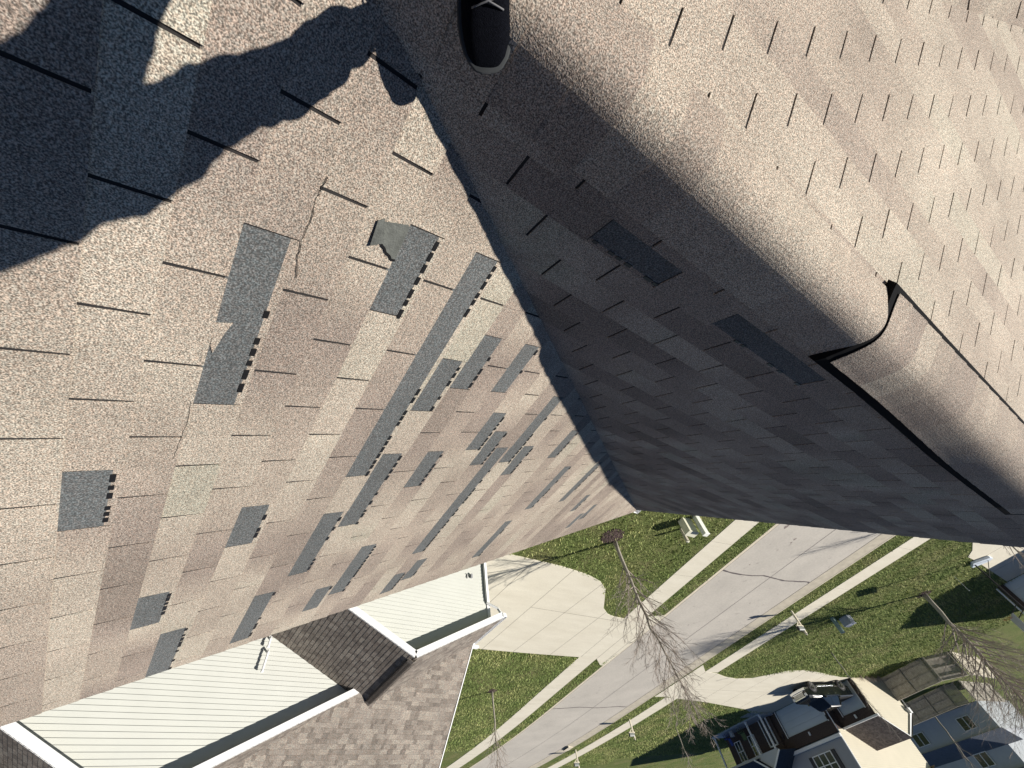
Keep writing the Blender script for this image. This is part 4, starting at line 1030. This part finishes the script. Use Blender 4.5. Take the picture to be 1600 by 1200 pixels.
# leaf heap and inlet at the far kerb
ih = empty('storm_inlet', fd(45.3, 28.45, 0, 1), FROT, 'dark storm drain inlet set in the far kerb', 'drain')
mb = MB(); mb.prism([(-.55, -.28, -.1), (.55, -.28, -.1), (.55, .3, -.1), (-.55, .3, -.1)], (0, 0, .13)); mb.build('hood', CURBM, ih, bevel=.01)
mb = MB(); mb.box((0, -.285, -.03), (.9, .02, .09)); mb.box((0, -.4, -.112), (.8, .25, .012)); mb.build('opening', BLACK, ih)

# ------------------------------------------------------------------ mailboxes
MW = simple('mailbox_white', (.62, .56, .44), .5, .06, 6); MK = simple('mailbox_grey', (.20, .21, .20), .4, .1, 8)
def mailbox(F, D, label):
    e = empty('mailbox', fd(F, D, 0), FROT, label, 'mailbox', 'mailboxes along the far kerb')
    mb = MB(); mb.box((0, 0, .70), (.11, .11, 1.4)); mb.lathe([(.085, 1.40), (.085, 1.43), (.01, 1.50)], n=4); mb.build('post', MW, e, bevel=.006)
    mb = MB(); mb.box((0, -.16, .96), (.09, .62, .09)); mb.bar((0, -.03, .66), (0, -.36, .93), .05, .05); mb.build('arm', MW, e)
    mb = MB(); P = [(-.09, -.48, 1.01), (.09, -.48, 1.01)] + [(.09 * cos(a), -.48, 1.15 + .09 * sin(a)) for a in [i * pi / 8 for i in range(9)]]
    mb.prism(P, (0, .52, 0)); b_ = mb.build('box', MK, e, bevel=.004)
    mb = MB(); P = [(-.085, -.49, 1.02), (.085, -.49, 1.02)] + [(.085 * cos(a), -.49, 1.15 + .085 * sin(a)) for a in [i * pi / 8 for i in range(9)]]
    mb.prism(P, (0, -.012, 0)); mb.box((0, -.512, 1.2), (.03, .02, .03)); mb.build('door', BLACK, b_)
    mb = MB(); mb.box((.1, -.1, 1.2), (.01, .12, .03)); mb.box((.1, -.15, 1.24), (.01, .03, .09)); mb.build('flag', simple('flag_red', (.3, .02, .02)), b_)
mailbox(17.07, 29.53, 'mailbox on a cream post beside the far sidewalk, nearest of the three')
mailbox(37.15, 29.95, 'mailbox on a cream post beside the far sidewalk, middle of the three')
mailbox(45.78, 29.1, 'mailbox on a cream post beside the far sidewalk, leftmost of the three')

# ------------------------------------------------------------------ utility pedestals
PEDW = simple('pedestal_white', (.72, .72, .66), .5, .05, 5); PEDC = simple('cabinet_cream', (.66, .64, .50), .55, .06, 5); PEDG = simple('pedestal_green', (.22, .30, .27), .55, .1, 5)
def pedestal(x, y, w_, d_, h, mat, label, rot=FROT, slant=0, name='utility_pedestal'):
    e = empty(name, (x, y, 0), rot, label, 'utility box')
    mb = MB(); mb.prism([(-w_ / 2, -d_ / 2, 0), (w_ / 2, -d_ / 2, 0), (w_ / 2, d_ / 2, 0), (-w_ / 2, d_ / 2, 0)], (0, 0, h)); mb.build('body', mat, e, bevel=.008)
    mb = MB(); mb.prism([(-w_ / 2 - .015, -d_ / 2 - .015, h), (-w_ / 2 - .015, d_ / 2 + .015, h + slant), (-w_ / 2 - .015, d_ / 2 + .015, h + slant + .05), (-w_ / 2 - .015, -d_ / 2 - .015, h + .05)], (w_ + .03, 0, 0)); mb.build('lid', mat, e, bevel=.008)
    mb = MB(); mb.box((0, -d_ / 2 - .006, h * .5), (w_ * .75, .008, h * .8)); mb.box((w_ * .25, -d_ / 2 - .015, h * .55), (.03, .02, .08)); mb.build('door', mat, e)
    return e
pedestal(7.72, 16.72, .2, .24, .92, PEDW, 'tall white utility pedestal nearest the gable end')
pedestal(8.15, 16.42, .34, .5, .66, PEDC, 'wide cream utility cabinet between pedestal and wooden stake', slant=.05)
st = empty('marker_stake', (8.7, 16.8, 0), FROT, 'square wooden marker stake beside the cream utility cabinet', 'stake')
mb = MB(); mb.box((0, 0, .33), (.12, .12, .66)); mb.build('stake', WOODL, st, bevel=.006); mb = MB(); mb.lathe([(.1, .66), (.1, .68), (.012, .73)], n=4); mb.build('cap', PEDC, st)
pedestal(11.86, 36.5, .2, .24, .95, PEDG, 'slim green utility pedestal on the far lawn')
e = pedestal(11.45, 37.55, .62, .5, .5, GREY2, 'low grey transformer cabinet with white edges beside the green pedestal')
mb = MB(); mb.box((.31, -.24, .26), (.03, .04, .52)); mb.box((-.31, -.24, .26), (.03, .04, .52)); mb.build('edge_trim', WHITE, e)

# ------------------------------------------------------------------ portable basketball hoop
hp = empty('basketball_hoop', fd(9.5, 38.5, .03), FROT + 2.6, 'black pole portable basketball hoop with white base at the driveway edge', 'basketball hoop')
mb = MB(); mb.prism([(-.15, -.38, 0), (.85, -.32, 0), (1.05, 0, 0), (.85, .32, 0), (-.15, .38, 0)], (0, 0, .16)); mb.build('base', simple('pale_plastic', (.55, .60, .66), .5, .15, 9), hp, bevel=.03)
mb = MB(); mb.tube([(0, 0, .1), (0, 0, 2.9)], .045, 10); mb.tube([(.75, 0, .15), (.02, 0, 1.0)], .02, 6); mb.build('pole', BLACK, hp)
mb = MB(); mb.bar((0, 0, 2.85), (-.75, 0, 3.25), .05, .05); mb.bar((0, 0, 2.5), (-.75, 0, 2.95), .04, .04); mb.build('arm', BLACK, hp)
mb = MB(); mb.box((-.79, 0, 3.35), (.04, 1.15, .75)); bb = mb.build('backboard', GREY2, hp)
mb = MB(); mb.tube([(-1.04 + .225 * cos(a), .225 * sin(a), 3.05) for a in [i * pi / 10 for i in range(21)]], .009, 6); mb.build('rim', simple('rim_orange', (.5, .1, .02)), bb)
sk = empty('marker_rod', fd(11.0, 38.9, 0), 0, 'thin pale marker rod stuck in the lawn in front of the hoop base', 'rod')
mb = MB(); mb.tube([(0, 0, 0), (.01, 0, 1.0)], .012, 6); mb.build('rod', WHITE, sk); mb = MB(); mb.lathe([(.02, .97), (.02, 1.02)], n=8); mb.build('tip', GREY2, sk)

# ------------------------------------------------------------------ pickup truck
tr = empty('pickup_truck', fd(29.3, 43.5, .03), FROT + atan2(.99, -.10), 'shiny black pickup truck with chrome grille parked nose out in front of the garages', 'truck')
# local frame: x from the nose backwards, y to the driver's left when facing +x, z up
def loft(mb, secs, mi=0, cap=True):
    n = len(secs[0]); P = [p for s in secs for p in s]; F = []
    for j in range(len(secs) - 1):
        for i in range(n):
            i2 = (i + 1) % n; F.append((j * n + i, j * n + i2, (j + 1) * n + i2, (j + 1) * n + i))
    if cap: F += [list(range(n))[::-1], list(range((len(secs) - 1) * n, len(secs) * n))]
    mb.add(P, F, mi)
def sec(x, w1, w2, z0, z1, z2, rx=0):
    """lower half-width w1 at z0..z1, shoulder narrowing to w2 at z2"""
    return [(x, -w1 * .96, z0), (x, -w1, z0 + .12), (x, -w1, z1), (x + rx, -w2, z2), (x + rx, w2, z2), (x, w1, z1), (x, w1, z0 + .12), (x, w1 * .96, z0)]
mb = MB()
loft(mb, [sec(.02, .86, .78, .55, .95, 1.08), sec(.12, .95, .84, .45, 1.0, 1.16), sec(.5, .99, .88, .40, 1.06, 1.20), sec(1.45, 1.0, .92, .36, 1.12, 1.24), sec(1.75, 1.0, .92, .36, 1.14, 1.22)])
loft(mb, [sec(1.75, 1.0, .92, .36, 1.14, 1.2), sec(3.75, 1.0, .93, .36, 1.16, 1.2), sec(3.8, 1.0, .96, .40, 1.2, 1.3), sec(5.55, .99, .95, .46, 1.2, 1.3), sec(5.62, .93, .90, .5, 1.1, 1.26)])
body = mb.build('body', CARB, tr, bevel=.03)
mb = MB(); loft(mb, [[(1.55, -.82, 1.2), (1.55, .82, 1.2), (1.6, .82, 1.22), (1.6, -.82, 1.22)], [(2.2, -.70, 1.80), (2.2, .70, 1.80), (2.25, .70, 1.84), (2.25, -.70, 1.84)]])
P1 = [(1.60, .86), (3.78, .88)]; 
loft(mb, [[(1.58, -.87, 1.19), (3.78, -.88, 1.19), (3.55, -.72, 1.82), (2.25, -.70, 1.82)], [(1.58, .87, 1.19), (3.78, .88, 1.19), (3.55, .72, 1.82), (2.25, .70, 1.82)]]); mb.build('glasshouse', CARGL, tr)
mb = MB(); loft(mb, [[(2.2, -.70, 1.81), (3.58, -.73, 1.81), (3.5, -.66, 1.90), (2.35, -.64, 1.90)], [(2.2, .70, 1.81), (3.58, .73, 1.81), (3.5, .66, 1.90), (2.35, .64, 1.90)]])
for s in (-1, 1):
    mb.bar((1.6, s * .86, 1.2), (2.27, s * .70, 1.83), .06, .05); mb.bar((2.75, s * .885, 1.18), (2.75, s * .715, 1.83), .07, .03); mb.bar((3.78, s * .875, 1.18), (3.54, s * .72, 1.84), .12, .05)
mb.build('roof', CARB, tr, bevel=.01)
mb = MB(); mb.box((4.68, 0, 1.285), (1.65, 1.66, .05)); mb.build('bed', BLACK, tr)
mb = MB(); mb.box((-.0, 0, .84), (.06, 1.15, .40)); gr = mb.build('grille', BLACK, tr)
mb = MB()
for i in range(9): mb.box((-.04, -.5 + i * .125, .84), (.03, .045, .34))
mb.box((-.035, 0, 1.03), (.05, 1.3, .05)); mb.box((-.035, 0, .65), (.05, 1.3, .05)); mb.build('bars', CHROME, gr)
mb = MB(); loft(mb, [[(.02, -.9, .42), (.02, -.9, .60), (.2, -.95, .60), (.2, -.95, .42)], [(-.1, -.4, .40), (-.1, -.4, .60), (.1, -.4, .60), (.1, -.4, .40)], [(-.1, .4, .40), (-.1, .4, .60), (.1, .4, .60), (.1, .4, .40)], [(.02, .9, .42), (.02, .9, .60), (.2, .95, .60), (.2, .95, .42)]]); mb.build('bumper', CHROME, tr, bevel=.015)
HLM = simple('headlight_glass', (.6, .62, .62), .1, .1, 5, spec=.8)
for s in (-1, 1):
    mb = MB(); mb.box((.04, s * .74, .90), (.14, .24, .2)); mb.build('headlight', HLM, tr, bevel=.01)
    mb = MB(); mb.box((1.85, s * 1.06, 1.22), (.14, .2, .16)); mb.build('mirror', CARB, tr, bevel=.02)
    mb = MB(); mb.box((1.62, s * 1.0, .45), (.1, .02, .1)); mb.bar((1.55, s * 1.0, .36), (3.9, s * 1.0, .36), .12, .05); mb.build('running_board', CHROME, tr)
    for hx in (2.3, 3.25):
        mb = MB(); mb.box((hx + .2, s * 1.01, 1.0), (.16, .02, .03)); mb.build('door_handle', CHROME, tr)
    for wxp in (1.02, 4.72):
        mb = MB()
        arc = [(wxp + .47 * cos(a), 0, .40 + .47 * sin(a)) for a in [i * pi / 10 for i in range(11)]]
        mb.prism([(x, s * 1.012 - .01, z) for x, _, z in arc], (0, .02, 0)); mb.build('wheel_arch', BLACK, tr)
        wh = empty('wheel', (0, 0, 0)); wh.parent = tr; wh.location = (wxp, s * .91, .39)
        mb = MB(); mb.lathe([(.25, -.12), (.36, -.125), (.39, -.08), (.39, .08), (.36, .125), (.25, .12)], axis='y', n=28); mb.build('tyre', BLACK, wh, True)
        mb = MB(); mb.lathe([(.02, .1 * s), (.25, .115 * s), (.262, .125 * s), (.262, .0)], axis='y', n=28)
        for k in range(6):
            a = k * pi / 3; mb.bar((.05 * cos(a), s * .135, .05 * sin(a)), (.24 * cos(a), s * .135, .24 * sin(a)), .03, .06, (0, 1, 0))
        mb.build('rim', CHROME, wh)
# landscaping along the cream side wall, seen beside the sapling
def lowshrub(F, D, r, label):
    e = empty('shrub', fd(F, D, 0), 0, label, 'shrub', 'dormant shrubs along the cream side wall'); rr = random.Random(int(F * 77 + D * 13)); mb = MB()
    for i in range(46):
        a = rr.uniform(0, 2 * pi); t = rr.uniform(.1, .9); d = Vector((cos(a) * t, sin(a) * t, 1)).normalized(); L = r * rr.uniform(.7, 1.2)
        mb.tube([(0, 0, 0), d * L * .5 + Vector((rr.gauss(0, .03), rr.gauss(0, .03), 0)), d * L], [.008, .006, .003], 3, cap=False)
    mb.build('stems', TWIG, e)
for i, D in enumerate((50.2, 51.1, 52.0, 53.0)):
    lowshrub(26.75, D, .55, ['leafless shrub at the front corner of the cream side wall', 'second leafless shrub along the cream side wall', 'third leafless shrub along the cream side wall', 'leafless shrub along the cream side wall, nearest the fence'][i])
